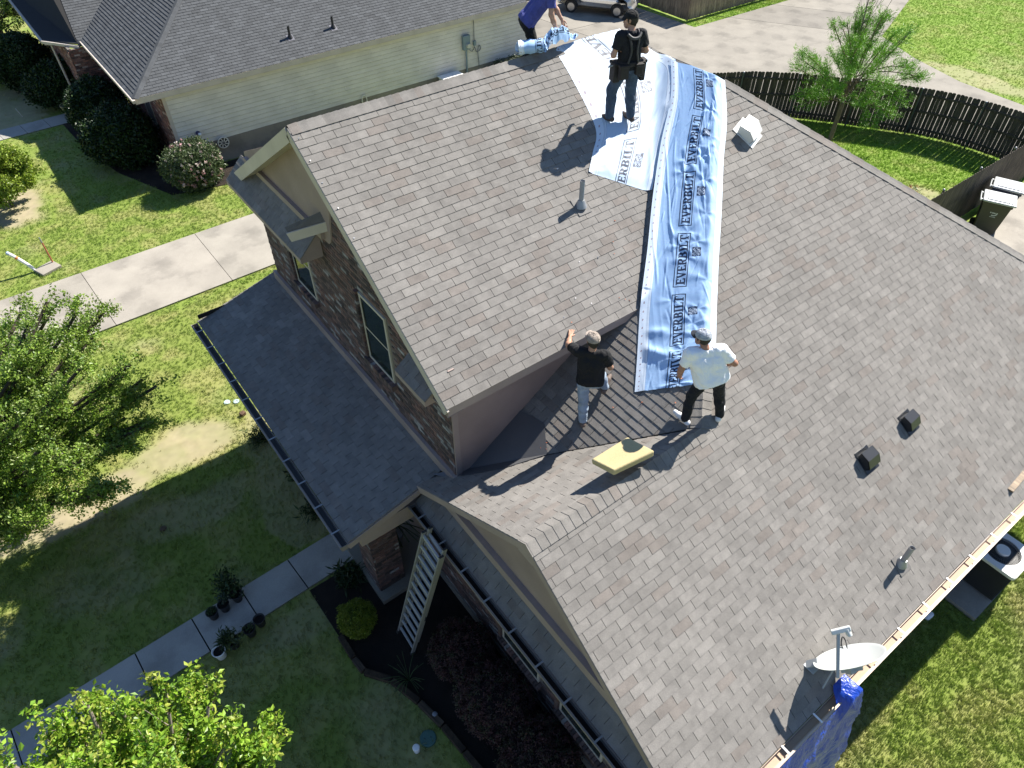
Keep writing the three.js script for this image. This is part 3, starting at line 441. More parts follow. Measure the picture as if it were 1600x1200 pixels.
gutter([RX, My(MEZ) - 0.03, MEZ + 0.03], [17.4, My(MEZ) - 0.03, MEZ + 0.03], [0, 0, 1], MT.gutter, MT.gutterIn, MT.white, 0.66);

// ---------- sheets of roof film ----------
const smax = (a, b, k) => { const h = clamp(0.5 + 0.5 * (a - b) / k, 0, 1); return lerp(b, a, h) + k * h * (1 - h); }, smin = (a, b, k) => -smax(-a, -b, k);
function roofTop(x, z, k = 0.1) {
  const fm = smin(Fy(x), My(z), 0.03); if (z < -9.5) return Math.min(ULy(z) + 0.0, 8.8);
  const e = sstep(UEZ + 0.10, UEZ - 0.02, z); const u = lerp(fm - 0.3, Uy(z), e); return Math.min(smax(fm, u, k), x > 9.6 ? Math.max(8.30, 8.79 - 0.68 * (x - 9.55)) : 8.79);
}
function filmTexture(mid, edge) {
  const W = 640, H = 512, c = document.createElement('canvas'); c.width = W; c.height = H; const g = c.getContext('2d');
  g.fillStyle = mid; g.fillRect(0, 0, W, H); g.fillStyle = edge; g.fillRect(0, 0, 84, H); g.fillRect(584, 0, 60, H);  // sunlit margins painted paler, the middle painted bluer for its shade
  const r = rand(17); for (let i = 0; i < 900; i++) { g.fillStyle = `rgba(${150 + r() * 90},${185 + r() * 60},${215 + r() * 40},0.13)`; g.fillRect(r() * W, r() * H, 20 + r() * 60, 1 + r() * 2); }
  g.strokeStyle = 'rgba(70,85,110,0.55)'; g.lineWidth = 2; for (const x of [64, 72, 84, 584]) { g.beginPath(); g.moveTo(x, 0); g.lineTo(x, H); g.stroke(); }
  for (let y = 22; y < H; y += 64) { g.fillStyle = 'rgba(150,110,115,0.6)'; g.beginPath(); g.ellipse(30, y, 6, 9, 0.3, 0, 7); g.fill(); g.fillStyle = 'rgba(130,135,150,0.45)'; g.beginPath(); g.ellipse(608, y + 20, 5, 8, 0, 0, 7); g.fill(); }
  g.save(); g.translate(318, H / 2); g.rotate(-Math.PI / 2);
  g.strokeStyle = '#333f55'; g.lineWidth = 8; g.strokeRect(-222, -54, 444, 108);
  g.fillStyle = '#313c52'; g.textAlign = 'center'; g.textBaseline = 'middle'; g.font = 'bold 100px serif'; const s = 416 / g.measureText('EVERBILT').width; g.scale(s, 1.02); g.fillText('EVERBILT', 0, 4); g.lineWidth = 4; g.strokeStyle = '#2b364a'; g.strokeText('EVERBILT', 0, 4); g.restore();
  g.save(); g.translate(436, 190); g.fillStyle = '#36425a'; g.fillRect(-38, -38, 76, 76); g.beginPath(); g.rect(-36, -36, 72, 72); g.clip(); g.rotate(-Math.PI / 2 - Math.PI / 4); g.fillStyle = '#cfdbe8'; g.textAlign = 'center'; g.textBaseline = 'middle'; g.font = 'bold 26px sans-serif';
  g.fillText('THE', -6, -25); g.fillText('HOME', 0, -2); g.fillText('DEPOT', 2, 22); g.restore();
  const t = new THREE.CanvasTexture(c); t.colorSpace = THREE.SRGBColorSpace; t.wrapS = THREE.ClampToEdgeWrapping; t.wrapT = THREE.RepeatWrapping; return t;
}
const filmMap = filmTexture('#a9c6e6', '#e9f0f6'), filmMapSunlit = filmTexture('#c6d5e4', '#e0e8ef');
const filmM = mat([0.90, 0.95, 1.0], 0.62, { map: filmMap, specularIntensity: 0.4 }), filmSunlit = mat([0.74, 0.78, 0.83], 0.5, { map: filmMapSunlit, specularIntensity: 0.6 });  // one film twice: the second is coloured whiter for full sun
const catm = (pts, t) => { const n = pts.length - 1, f = clamp(t, 0, 1) * n, i = Math.min(n - 1, Math.floor(f)), u = f - i, p = (k) => pts[clamp(k, 0, n)]; return [0, 1].map((d) => { const a = p(i - 1)[d], b = p(i)[d], c = p(i + 1)[d], e = p(i + 2)[d]; return 0.5 * (2 * b + (c - a) * u + (2 * a - 5 * b + 4 * c - e) * u * u + (3 * b - a - 3 * c + e) * u * u * u); }); };
function sheet(Lp, Rp, ns, nt, yOf, reps, u0 = 0, u1 = 1, vo = 0, thick = 0) {
  const pos = [], uv = [], idx = [];
  for (let j = 0; j <= nt; j++) { const t = j / nt, a = catm(Lp, t), b = catm(Rp, t); for (let i = 0; i <= ns; i++) { const s = i / ns, x = lerp(a[0], b[0], s), z = lerp(a[1], b[1], s); pos.push(x, yOf(x, z, s, t), z); uv.push(lerp(u0, u1, s), (1 - t) * reps + vo); } }
  for (let j = 0; j < nt; j++) for (let i = 0; i < ns; i++) { const a = j * (ns + 1) + i, b = a + 1, c = a + ns + 1, d = c + 1; idx.push(a, c, b, b, c, d); }
  const g = new THREE.BufferGeometry(); g.setAttribute('position', new THREE.Float32BufferAttribute(pos, 3)); g.setAttribute('uv', new THREE.Float32BufferAttribute(uv, 2)); g.setIndex(idx); g.computeVertexNormals(); return g;
}
const ridged = (x, y, s) => { const n = 1 - Math.abs(2 * fbm(x, y, 3, s) - 1); return n * n * n; };
function creases(x, y, list) { let h = 0; for (const [cx, cy, r, k] of list) { const dx = x - cx, dy = y - cy, d = Math.hypot(dx, dy); if (d > r) continue; const a = Math.atan2(dy, dx); h += k * (1 - d / r) * (d / r) * 4 * Math.pow(0.5 + 0.5 * Math.sin(a * 5 + cx * 9), 2) - k * 0.8 * Math.max(0, 1 - d / (0.25 * r)); } return h; }
{
  const rp = rand(21), pins = [], folds = []; for (let i = 0; i < 70; i++) { const a = (rp() - 0.5) * 1.3, L = 0.15 + 0.5 * rp(), x = 0.15 + rp() * 0.95, y = rp() * 5.6; folds.push([x, y, x + Math.sin(a) * L, y + Math.cos(a) * L, (rp() < 0.75 ? 1 : -0.7) * (0.005 + 0.009 * rp()), 0.012 + 0.02 * rp()]); }
  const foldH = (x, y) => { let h = 0; for (const [ax, ay, bx2, by, k, wd] of folds) { if (y < ay - 0.15 || y > by + 0.15) continue; const dx = bx2 - ax, dy = by - ay, t = clamp(((x - ax) * dx + (y - ay) * dy) / (dx * dx + dy * dy), 0, 1), d = Math.hypot(x - ax - dx * t, y - ay - dy * t); h += k * Math.sin(Math.PI * (0.1 + 0.8 * t)) * Math.max(0, 1 - d / wd); } return h; }; for (let i = 0; i < 26; i++) pins.push([0.35 + rp() * 0.55, rp(), 0.14 + 0.16 * rp(), 0.008 + 0.008 * rp()]);
  const L = [[10.06, -8.62], [9.55, -8.06], [8.86, -7.53], [8.15, -6.92], [7.49, -6.3], [6.87, -5.74], [6.3, -5.16], [5.94, -4.8]], R = [[10.22, -7.50], [9.75, -6.95], [9.23, -6.48], [8.62, -5.88], [8.04, -5.33], [7.5, -4.8], [7.03, -4.33], [6.6, -3.98]];
  const g = sheet(L, R, 120, 460, (x, z, s, t) => {
    const edge = sstep(0, 0.12, s) * sstep(0, 0.14, 1 - s) * sstep(0, 0.05, t), y = roofTop(x, z, 0.34), v = t * 5.6, w = s * 1.25;
    let h = 0.02 + edge * (foldH(w, v) + 0.008 * ridged(w * 2.4 + v * 0.55, v * 0.45, 5) + 0.004 * ridged(w * 7 - v * 1.2, v * 0.7, 8) + 0.0012 * (fbm(w * 30, v * 24, 2, 3) - 0.5) + 0.012 * Math.max(0, 1 - Math.abs(((w * 3.1 - v * 0.62 + 0.25 * fbm(w * 2, v * 2, 2, 6)) % 1 + 1) % 1 - 0.5) / 0.10) * sstep(0.45, 0.65, fbm(w * 1.3 + 4, v * 0.9, 2, 12)));
    h += edge * creases(s * 1.25, t * 5.6, pins.map(([a, b, r, k]) => [a * 1.25, b * 5.6, r * 1.5, k]));
    h += 0.05 * Math.exp(-Math.pow((t - 0.83 - s * 0.12) / 0.018, 2)) * sstep(0.02, 0.2, s) * (1 - sstep(0.5, 0.75, s)) + 0.03 * Math.exp(-Math.pow((t - 0.79 - s * 0.02) / 0.012, 2)) * (1 - sstep(0.3, 0.45, s)) * sstep(0.06, 0.2, s);
    h += 0.03 * Math.exp(-Math.pow((s - 0.06) / 0.05, 2)) * (t < 0.68 ? 0.4 : 0);
    return y + Math.max(0.012, h);
  }, 5.9, 0, 1, 0.14);
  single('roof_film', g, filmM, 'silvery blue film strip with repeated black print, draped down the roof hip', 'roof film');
}
{
  const L = [[7.98, -9.78], [8.06, -9.5], [8.06, -8.95], [7.95, -8.21], [7.62, -7.88], [7.35, -7.65]], R = [[9.5, -9.78], [9.62, -9.46], [10.15, -8.72], [9.75, -8.2], [9.1, -7.68], [8.26, -7.05]];
  const g = sheet(L, R, 70, 110, (x, z, s, t) => {
    const edge = sstep(0, 0.1, s) * sstep(0, 0.06, 1 - t), w = s * 1.4, v = t * 2.7;
    return roofTop(x, z, 0.12) + 0.011 + 0.02 * (1 - sstep(0, 0.07, s)) * sstep(0.8, 0.95, t) + edge * (0.026 * ridged(w * 2 - v * 0.8, v * 0.9 + 3, 25) + 0.008 * ridged(w * 5 + v, v * 2, 28) + 0.004 * (fbm(w * 20, v * 20, 2, 4) - 0.5));
  }, 2.6, 0, 1, 0.3);
  single('roof_film', g, filmSunlit, 'white sunlit sheet of printed film under the man with the tool belt', 'roof film');
}
{ // part roll and loose end at the ridge
  const t = thing('film_roll', 'part roll of silvery film held on the ridge by the man in purple', 'film roll'), pos = [], idx = [], uv = [], N = 120, K = 8;
  const a = V(7.55, 8.93, -9.50), ax = V(0.93, 0.0, 0.36).normalize(), e1 = V(0, 1, 0), e2 = ax.clone().cross(e1);
  for (let i = 0; i <= N; i++) for (let k = 0; k <= K; k++) { const th = i / N * 16, r = 0.045 + 0.0045 * th + (i > N * 0.93 ? (i / N - 0.93) * 0.5 : 0), w = (k / K - 0.5) * 0.42, p = a.clone().addScaledVector(ax, w + 0.015 * Math.sin(th * 1.7)).addScaledVector(e1, Math.cos(th) * r * 0.9 + 0.01 * Math.sin(k * 2 + th)).addScaledVector(e2, Math.sin(th) * r * 1.15); pos.push(p.x, p.y, p.z); uv.push(k / K * 0.6, i / N * 2); }
  for (let i = 0; i < N; i++) for (let k = 0; k < K; k++) { const b = i * (K + 1) + k; idx.push(b, b + K + 1, b + 1, b + 1, b + K + 1, b + K + 2); }
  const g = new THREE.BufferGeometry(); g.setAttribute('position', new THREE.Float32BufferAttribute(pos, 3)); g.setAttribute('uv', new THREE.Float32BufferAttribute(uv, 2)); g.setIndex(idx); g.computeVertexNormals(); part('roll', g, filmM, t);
  const s = sheet([[7.72, -9.50], [7.95, -9.52], [8.3, -9.55], [8.6, -9.6]], [[7.72, -9.28], [7.95, -9.36], [8.3, -9.40], [8.6, -9.48]], 24, 60, (x, z, u, v) => 8.80 + 0.05 + 0.26 * Math.sin(Math.PI * clamp(v * 1.15, 0, 1)) * Math.sin(Math.PI * clamp(u * 0.8 + 0.15, 0, 1)) + 0.07 * (ridged(u * 2 + v * 3, v * 5, 31) - 0.3) + 0.03 * (fbm(u * 6, v * 14, 2, 36) - 0.5), 0.8, 0.1, 0.7);
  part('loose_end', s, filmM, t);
}
// ---------- small things on the roof ----------
const upOf = (pl) => new THREE.Quaternion().setFromRotationMatrix(new THREE.Matrix4().makeBasis(pl.u, pl.n, pl.v)); // x along the courses, y out of the roof, z downslope
function onRoof(o, pl, x, y, z, spin = 0) { o.position.set(x, y, z); o.quaternion.copy(upOf(pl)).multiply(new THREE.Quaternion().setFromAxisAngle(V(0, 1, 0), spin)); return o; }
function pipe(label, pl, x, y, z, h, m, r = 0.04) { // vent stack with flashing
  const t = thing('vent_pipe', label, 'vent pipe', [x, y, z]), q = upOf(pl), fl = rbx(0.26, 0.01, 0.30, 0.004, 0, 0.012, 0); fl.applyQuaternion(q); part('flashing', fl, mat([0.23, 0.22, 0.21], 0.7, { map: TX.gran }), t);
  const c = clean(new THREE.CylinderGeometry(r * 1.25, 0.10, 0.12, 16)); c.translate(0, 0.06, 0); part('boot', c, MT.galv, t);
  part('stack', lathe([[r - 0.006, h - 0.05], [r - 0.006, h], [r, h], [r, 0.0]], 18), m, t); return t;
}
pipe('grey vent pipe on the upper roof, left of the film strip', PLU, 6.87, Uy(-7.27), -7.27, 0.45, mat([0.28, 0.29, 0.30], 0.6));
pipe('grey vent pipe near the right gutter, above the outdoor fan unit', PLM, 7.97, My(-0.93), -0.93, 0.44, mat([0.30, 0.30, 0.30], 0.6));
function boxVent(label, m, mIn, pl, x, y, z, k, spin) {
  const t = thing('roof_vent', label, 'roof vent'); onRoof(t, pl, x, y, z, spin);
  part('flashing', rbx(0.34 * k, 0.008, 0.40 * k, 0.003, 0, 0.013, 0.03), m, t);
  const w = 0.15 * k; part('hood', join(solid([[-w, 0.015, 0.15 * k], [w, 0.015, 0.15 * k], [w, 0.10 * k, 0.16 * k], [-w, 0.10 * k, 0.16 * k]], 0.01), solid([[-w, 0.10 * k, 0.16 * k], [w, 0.10 * k, 0.16 * k], [w, 0.17 * k, 0.02 * k], [-w, 0.17 * k, 0.02 * k]], 0.012), solid([[-w, 0.17 * k, 0.02 * k], [w, 0.17 * k, 0.02 * k], [w, 0.13 * k, -0.14 * k], [-w, 0.13 * k, -0.14 * k]], 0.012), ...[-1, 1].map((s) => { const f = [[s * w, 0.015, 0.15 * k], [s * w, 0.10 * k, 0.16 * k], [s * w, 0.17 * k, 0.02 * k], [s * w, 0.13 * k, -0.14 * k], [s * w, 0.03, -0.1 * k]]; return solid(s > 0 ? f.slice().reverse() : f, 0.01); })), m, t);
  part('throat', bx(0.2 * k, 0.1 * k, 0.2 * k, 0, 0.06 * k, 0), mIn, t); return t;
}
boxVent('white sheet metal roof vent right of the film strip', mat([0.72, 0.71, 0.68], 0.4), MT.black, PLM, 10.02, My(-6.72), -6.72, 1.15, 0.35);
boxVent('black plastic roof vent, the farther up of the black pair', MT.blackGloss, MT.black, PLM, 9.66, My(-2.24), -2.24, 0.9, 0.05);
boxVent('black plastic roof vent, the nearer of the black pair', MT.blackGloss, MT.black, PLM, 8.47, My(-2.2), -2.2, 0.94, 0.0);
{ // foam cushion lying across the ridge of the front gable
  const t = thing('foam_cushion', 'yellow foam cushion lying on the shingles below the man in white', 'cushion'), w = 0.64, d = 0.40, h = 0.105;
  const g = new RoundedBoxGeometry(w, h, d, 4, 0.025), p = g.attributes.position; for (let i = 0; i < p.count; i++) { const x = p.getX(i), y = p.getY(i), z = p.getZ(i); p.setY(i, y + 0.03 * (fbm(x * 7 + 3, z * 7, 3, 3) - 0.5) - 0.05 * x * x); p.setX(i, x + 0.09 * (z / d) + 0.04 * (fbm(y * 20, z * 8 + 9, 2, 6) - 0.5)); p.setZ(i, z * (1 + 0.35 * x) + 0.01 * (fbm(x * 14, y * 20, 2, 9) - 0.5)); } g.computeVertexNormals();
  part('foam', boxUV(g), mat([0.62, 0.51, 0.27], 0.95, { map: TX.soil.clone() , bumpMap: TX.grey, bumpScale: 0.004 }), t).material.map = TX.paint;
  t.position.set(4.75, 5.90, -3.86); t.rotation.set(-0.18, -0.10, 0.02); }
single('scrap_board', beam([10.82, My(-0.62) + 0.03, -0.62], [11.9, My(-0.68) + 0.03, -0.68], 0.09, 0.035), mat([0.62, 0.48, 0.34], 0.7, { map: TX.wood }), 'loose tan board lying on the shingles beside the right gutter', 'board');
{ // crumbs of torn shingle and nails
  const wm = mat([0.75, 0.73, 0.72], 0.6), om = mat([0.55, 0.17, 0.08], 0.7), W = [[6.85, -7.85], [7.4, -7.9], [7.1, -8.3], [7.75, -8.6], [6.3, -6.6], [6.65, -6.55], [5.9, -6.2], [5.55, -6.05], [6.1, -6.05], [3.3, -9.3], [3.28, -9.0], [3.28, -8.7], [3.29, -8.35], [3.28, -7.95]], O = [[7.3, -6.9], [7.05, -6.65], [6.95, -6.5], [6.6, -5.95], [6.68, -5.9], [6.74, -5.86], [5.62, -5.95]], OF = [[4.62, -5.36], [4.66, -5.28], [4.72, -5.35], [6.15, -4.2], [5.9, -4.6], [5.62, -4.9]];
  const mk = (m, x, y, z, i, l, g) => { const c = new THREE.TetrahedronGeometry(0.010 + 0.006 * hash2(i, 3, 4)); c.scale(1.5, 0.7, 1); c.rotateY(i * 1.7); single(g === 'white crumbs on the roof' ? 'white_scrap' : 'orange_scrap', boxUV(c), m, l, 'scrap', g, [x, y, z]); };
  W.forEach(([x, z], i) => mk(wm, x, Uy(z) + 0.018, z, i, 'tiny white crumb lying on the upper roof shingles', 'white crumbs on the roof'));
  O.forEach(([x, z], i) => mk(om, x, Uy(z) + 0.018, z, i, 'tiny orange crumb lying on the roof shingles', 'orange crumbs on the roof'));
  OF.forEach(([x, z], i) => mk(om, x, Math.min(Fy(x), My(z)) + 0.02, z, i + 20, 'tiny orange crumb lying on the roof shingles', 'orange crumbs on the roof'));
}
{ // satellite dish on the right eave
  const t = thing('satellite_dish', 'pale grey satellite dish on a bracket at the right roof eave', 'satellite dish', [5.62, My(-0.82), -0.82]), gm = mat([0.36, 0.38, 0.38], 0.5), dm = mat([0.55, 0.57, 0.55], 0.4);
  const n = V(0.191, 0.559, -0.754).normalize(), ex = V(0.817, 0.495, 0.43), e1 = ex.addScaledVector(n, -ex.dot(n)).normalize(), e2 = e1.clone().cross(n), C = V(0.30, 0.33, 0.34), at = (a, u, b) => C.clone().addScaledVector(e1, a).addScaledVector(n, u).addScaledVector(e2, b).toArray();
  part('foot', join(rbx(0.12, 0.012, 0.24, 0.005, 0, 0.03, 0), beam([-0.02, 0.03, -0.02], [0.05, 0.16, 0.06], 0.1, 0.02)), gm, t);
  part('mast', tube([[0.02, 0.06, 0.0], [0.09, 0.15, 0.12], [0.17, 0.20, 0.24], at(-0.12, -0.06, 0.05)], 0.026, 20, 9), gm, t); part('brace', rod([-0.06, -0.06, 0.30], [0.17, 0.18, 0.24], 0.011), gm, t);
  part('bracket', join(beam(at(-0.16, -0.06, 0.04), at(0.1, -0.06, 0.1), 0.07, 0.05, n), beam(at(-0.05, -0.1, 0.1), at(-0.05, 0.0, 0.1), 0.09, 0.09, V(1, 0, 0))), gm, t);
  const dish = []; for (let i = 0; i <= 10; i++) { const r = i / 10; dish.push([r * 0.46 + 1e-4, 0.075 * r * r]); } for (let i = 10; i >= 0; i--) { const r = i / 10; dish.push([r * 0.455 + 1e-4, 0.075 * r * r - 0.009]); }
  const dg = lathe(dish, 44); dg.scale(1.0, 1, 0.9); dg.applyMatrix4(new THREE.Matrix4().makeBasis(e1, n, e2)); dg.translate(C.x, C.y, C.z); part('reflector', dg, dm, t);
  const A0 = V(...at(-0.24, -0.02, 0.34)), A1 = A0.clone().addScaledVector(V(0.40, 0.74, -0.54), 0.6); part('arm', beam(A0.toArray(), A1.toArray(), 0.05, 0.035, e1), gm, t);
  const rb = rbx(0.24, 0.06, 0.07, 0.012), MB = new THREE.Matrix4().makeBasis(e1, n, e2); rb.applyMatrix4(MB); const rp = A1.clone().addScaledVector(e1, 0.03); rb.translate(rp.x, rp.y, rp.z); part('receiver', join(rb, rod(A1.clone().addScaledVector(e1, 0.1).toArray(), A1.clone().addScaledVector(e1, 0.11).addScaledVector(n, -0.09).toArray(), 0.04, 0.035)), dm, t);
  part('cable', tube([at(0.0, -0.02, -0.2), at(0.05, 0.12, -0.46), at(0.03, 0.19, -0.42), at(-0.02, 0.1, -0.4), at(0.0, -0.02, -0.3)], 0.009, 24), MT.black, t);
}
{ // blue tarpaulin hung from the right eave
  const g = sheet([[3.4, -0.24], [3.4, -0.05], [3.4, 0.3]], [[6.05, -0.26], [6.1, -0.06], [6.3, 0.42]], 60, 60, () => 0, 4, 0, 4);
  const p = g.attributes.position; let i = 0; for (let j = 0; j <= 60; j++) for (let k = 0; k <= 60; k++, i++) { // laid over the gutter at its right end, tucked below the lip elsewhere
    const t = j / 60, s = k / 60, over = sstep(0.86, 0.92, s), x = lerp(3.2, 6.02, s) + 0.34 * t * s, y0 = lerp(My(MEZ) - 0.06, My(MEZ) + 0.09, over), z0 = lerp(-0.26, -0.47, over), w = 0.075 * (ridged(s * 5 - t * 1.2, t * 2.2, 41) - 0.3) + 0.035 * ridged(s * 12 + t * 6, t * 10, 44) + 0.02 * ridged(s * 30 - t * 8, t * 26, 46) + 0.02 * (fbm(s * 24 + t * 6, t * 30, 3, 43) - 0.5), d = Math.max(0, t - 0.07 * over) / (1 - 0.07 * over);
    p.setXYZ(i, x, lerp(y0, 0.04, Math.pow(d, 0.96)) + 0.02 * over * (1 - d) * Math.sin(s * 40), lerp(z0, -0.2, Math.min(1, t / 0.07)) + 0.36 * Math.pow(d, 0.85) * (0.5 + 0.5 * s) + Math.sin(Math.PI * s * 4.2 + t * 2) * 0.09 * d + w * Math.min(1, t * 5 + 0.15)); }
  g.computeVertexNormals(); single('blue_tarpaulin', g, mat([0.010, 0.052, 0.38], 0.4, { bumpMap: TX.clothB, bumpScale: 0.018 }), 'shiny blue tarpaulin hanging from the eave below the satellite dish', 'tarpaulin');
}
{ // aluminium ladder leaning on the front gutter: two nested sections
  const t = thing('ladder', 'aluminium extension ladder leaning on the gutter above the mulch bed', 'ladder'), B = V(2.08, 0.03, -6.11), T = V(2.70, 3.72, -5.55), d = T.clone().sub(B), L = d.length(); d.normalize(); const w = V(0.0, 0, 1).addScaledVector(d, -d.z).normalize(), n = w.clone().cross(d).normalize(); if (n.x > 0) n.negate();
  const al = mat([0.66, 0.69, 0.74], 0.45, { metalness: 0.45, map: TX.paint }), tan = mat([0.42, 0.41, 0.38], 0.5, { metalness: 0.3, map: TX.paint });
  const at = (s, a, o) => B.clone().addScaledVector(d, s).addScaledVector(w, a).addScaledVector(n, o).toArray();
  const sec = (W, o, s0, s1) => { for (const k of [-1, 1]) { part('rail', beam(at(s0, k * W, o), at(s1, k * W, o), 0.028, 0.075, n), tan, t); part('rail_cap', beam(at(s1, k * W, o), at(s1 + 0.02, k * W, o), 0.034, 0.08, n), MT.rubber, t); } for (let s = s0 + 0.2; s < s1 - 0.05; s += 0.305) { const r = part('rung', join(beam(at(s, -W, o), at(s, W, o), 0.06, 0.03, n)), al, t); } };
  sec(0.255, 0.03, 0, L - 0.12); sec(0.215, -0.045, 0.35, L);
  for (const k of [-1, 1]) part('foot', beam(at(-0.02, k * 0.255, 0.03), at(0.08, k * 0.255, 0.03), 0.05, 0.1, n), MT.rubber, t);
  for (const k of [-1, 1]) part('rung_lock', beam(at(1.35, k * 0.235, -0.02), at(1.47, k * 0.235, -0.02), 0.05, 0.06, n), MT.black, t);
}

// ---------- people: a field of tapered capsules joined smoothly, then meshed ----------
function fieldMesh(prims, k, cell, clip) { // prims: [A, B, ra, rb], A and B are Vector3
  const mn = V(9, 9, 9), mx = V(-9, -9, -9); for (const [a, b, r, s] of prims) { const R = Math.max(r, s) + 0.03; for (const p of [a, b]) { mn.min(V(p.x - R, p.y - R, p.z - R)); mx.max(V(p.x + R, p.y + R, p.z + R)); } }
  const size = mx.clone().sub(mn), N = clamp(Math.ceil(Math.max(size.x, size.y, size.z) / cell) + 4, 20, 150), h = N / 2, C = mn.clone().add(mx).multiplyScalar(0.5), sc = [size.x, size.y, size.z].map((s) => s / 2 * (N / (N - 5)));
  const mc = new MarchingCubes(N, new THREE.MeshBasicMaterial(), false, false, 150000), f = mc.field; f.fill(-1); const F = new Float32Array(N * N * N).fill(1);
  const X = (i, c, s) => c + (i - h) / h * s;
  for (const [a, b, ra, rb] of prims) {
    const R = Math.max(ra, rb) + k + 0.03, lo = [], hi = []; [['x', 0], ['y', 1], ['z', 2]].forEach(([d, q]) => { lo.push(clamp(Math.floor((Math.min(a[d], b[d]) - R - C[d]) / sc[q] * h + h), 0, N - 1)); hi.push(clamp(Math.ceil((Math.max(a[d], b[d]) + R - C[d]) / sc[q] * h + h), 0, N - 1)); });
    const dx = b.x - a.x, dy = b.y - a.y, dz = b.z - a.z, L2 = dx * dx + dy * dy + dz * dz + 1e-9;
    for (let z = lo[2]; z <= hi[2]; z++) { const pz = X(z, C.z, sc[2]) - a.z; for (let y = lo[1]; y <= hi[1]; y++) { const py = X(y, C.y, sc[1]) - a.y; for (let x = lo[0]; x <= hi[0]; x++) {
      const px = X(x, C.x, sc[0]) - a.x, t = clamp((px * dx + py * dy + pz * dz) / L2, 0, 1), ex = px - dx * t, ey = py - dy * t, ez = pz - dz * t, d = Math.sqrt(ex * ex + ey * ey + ez * ez) - (ra + (rb - ra) * t), i = (z * N + y) * N + x, o = F[i], q = clamp(0.5 + 0.5 * (o - d) / k, 0, 1);
      F[i] = o + (d - o) * q - k * q * (1 - q);
    } } }
  }
  for (let z = 0; z < N; z++) for (let y = 0; y < N; y++) for (let x = 0; x < N; x++) { const i = (z * N + y) * N + x; let d = F[i]; if (clip && d < 0.1) d = clip(d, X(x, C.x, sc[0]), X(y, C.y, sc[1]), X(z, C.z, sc[2])); f[i] = -d; }
  mc.isolation = 0; mc.update(); const n = mc.count, ps = mc.positionArray, out = new Float32Array(n * 3), cs = [C.x, C.y, C.z];
  for (let i = 0; i < n * 3; i++) out[i] = cs[i % 3] + ps[i] * sc[i % 3];
  let g = new THREE.BufferGeometry(); g.setAttribute('position', new THREE.BufferAttribute(out, 3)); g = smooth(g); return boxUV(g);
}
function smooth(g) { // shared normals at shared points
  const p = g.attributes.position, n = new Map(), nor = new Float32Array(p.count * 3), a = V(0, 0, 0), b = V(0, 0, 0), c = V(0, 0, 0), key = (v) => `${Math.round(v.x * 4000)},${Math.round(v.y * 4000)},${Math.round(v.z * 4000)}`, ks = [];
  for (let i = 0; i < p.count; i += 3) { a.fromBufferAttribute(p, i); b.fromBufferAttribute(p, i + 1); c.fromBufferAttribute(p, i + 2); const m = b.clone().sub(a).cross(c.clone().sub(a)); for (const v of [a, b, c]) { const k = key(v); ks.push(k); const o = n.get(k); if (o) o.add(m); else n.set(k, m.clone()); } }
  ks.forEach((k, i) => { const m = n.get(k); const l = m.length() || 1; nor[i * 3] = m.x / l; nor[i * 3 + 1] = m.y / l; nor[i * 3 + 2] = m.z / l; }); g.setAttribute('normal', new THREE.BufferAttribute(nor, 3)); return g;
}
function handPrims(w, d, n, left, curl) { // wrist point, finger direction, palm normal (the way the palm faces)
  d = d.clone().normalize(); n = n.clone().addScaledVector(d, -n.dot(d)).normalize(); const s = d.clone().cross(n).multiplyScalar(left ? -1 : 1), at = (x, y, z) => w.clone().addScaledVector(d, x).addScaledVector(s, y).addScaledVector(n, z), out = [];
  out.push([at(-0.03, 0, 0), at(0.012, 0, 0), 0.026, 0.024]); for (const y of [-0.026, -0.009, 0.009, 0.026]) out.push([at(0.015, y * 0.7, 0), at(0.085, y, 0), 0.016, 0.0125]);
  [[-0.029, 0.062], [-0.01, 0.074], [0.01, 0.080], [0.029, 0.072]].forEach(([y, L], i) => { let p = at(0.088, y, 0), a = curl * 0.5; for (const f of [0.42, 0.33, 0.25]) { const q = p.clone().addScaledVector(d, Math.cos(a) * L * f).addScaledVector(n, Math.sin(a) * L * f).addScaledVector(s, y * 0.12); out.push([p, q, 0.0095, 0.0085]); p = q; a += curl; } });
  const t0 = at(0.022, 0.026, 0.004), t1 = at(0.052, 0.052, 0.014), t2 = at(0.08, 0.058 - 0.02 * curl, 0.022 + 0.02 * curl); out.push([at(0.01, 0.012, 0.0), t0, 0.016, 0.014], [t0, t1, 0.012, 0.0105], [t1, t2, 0.0105, 0.009]); return out;
}
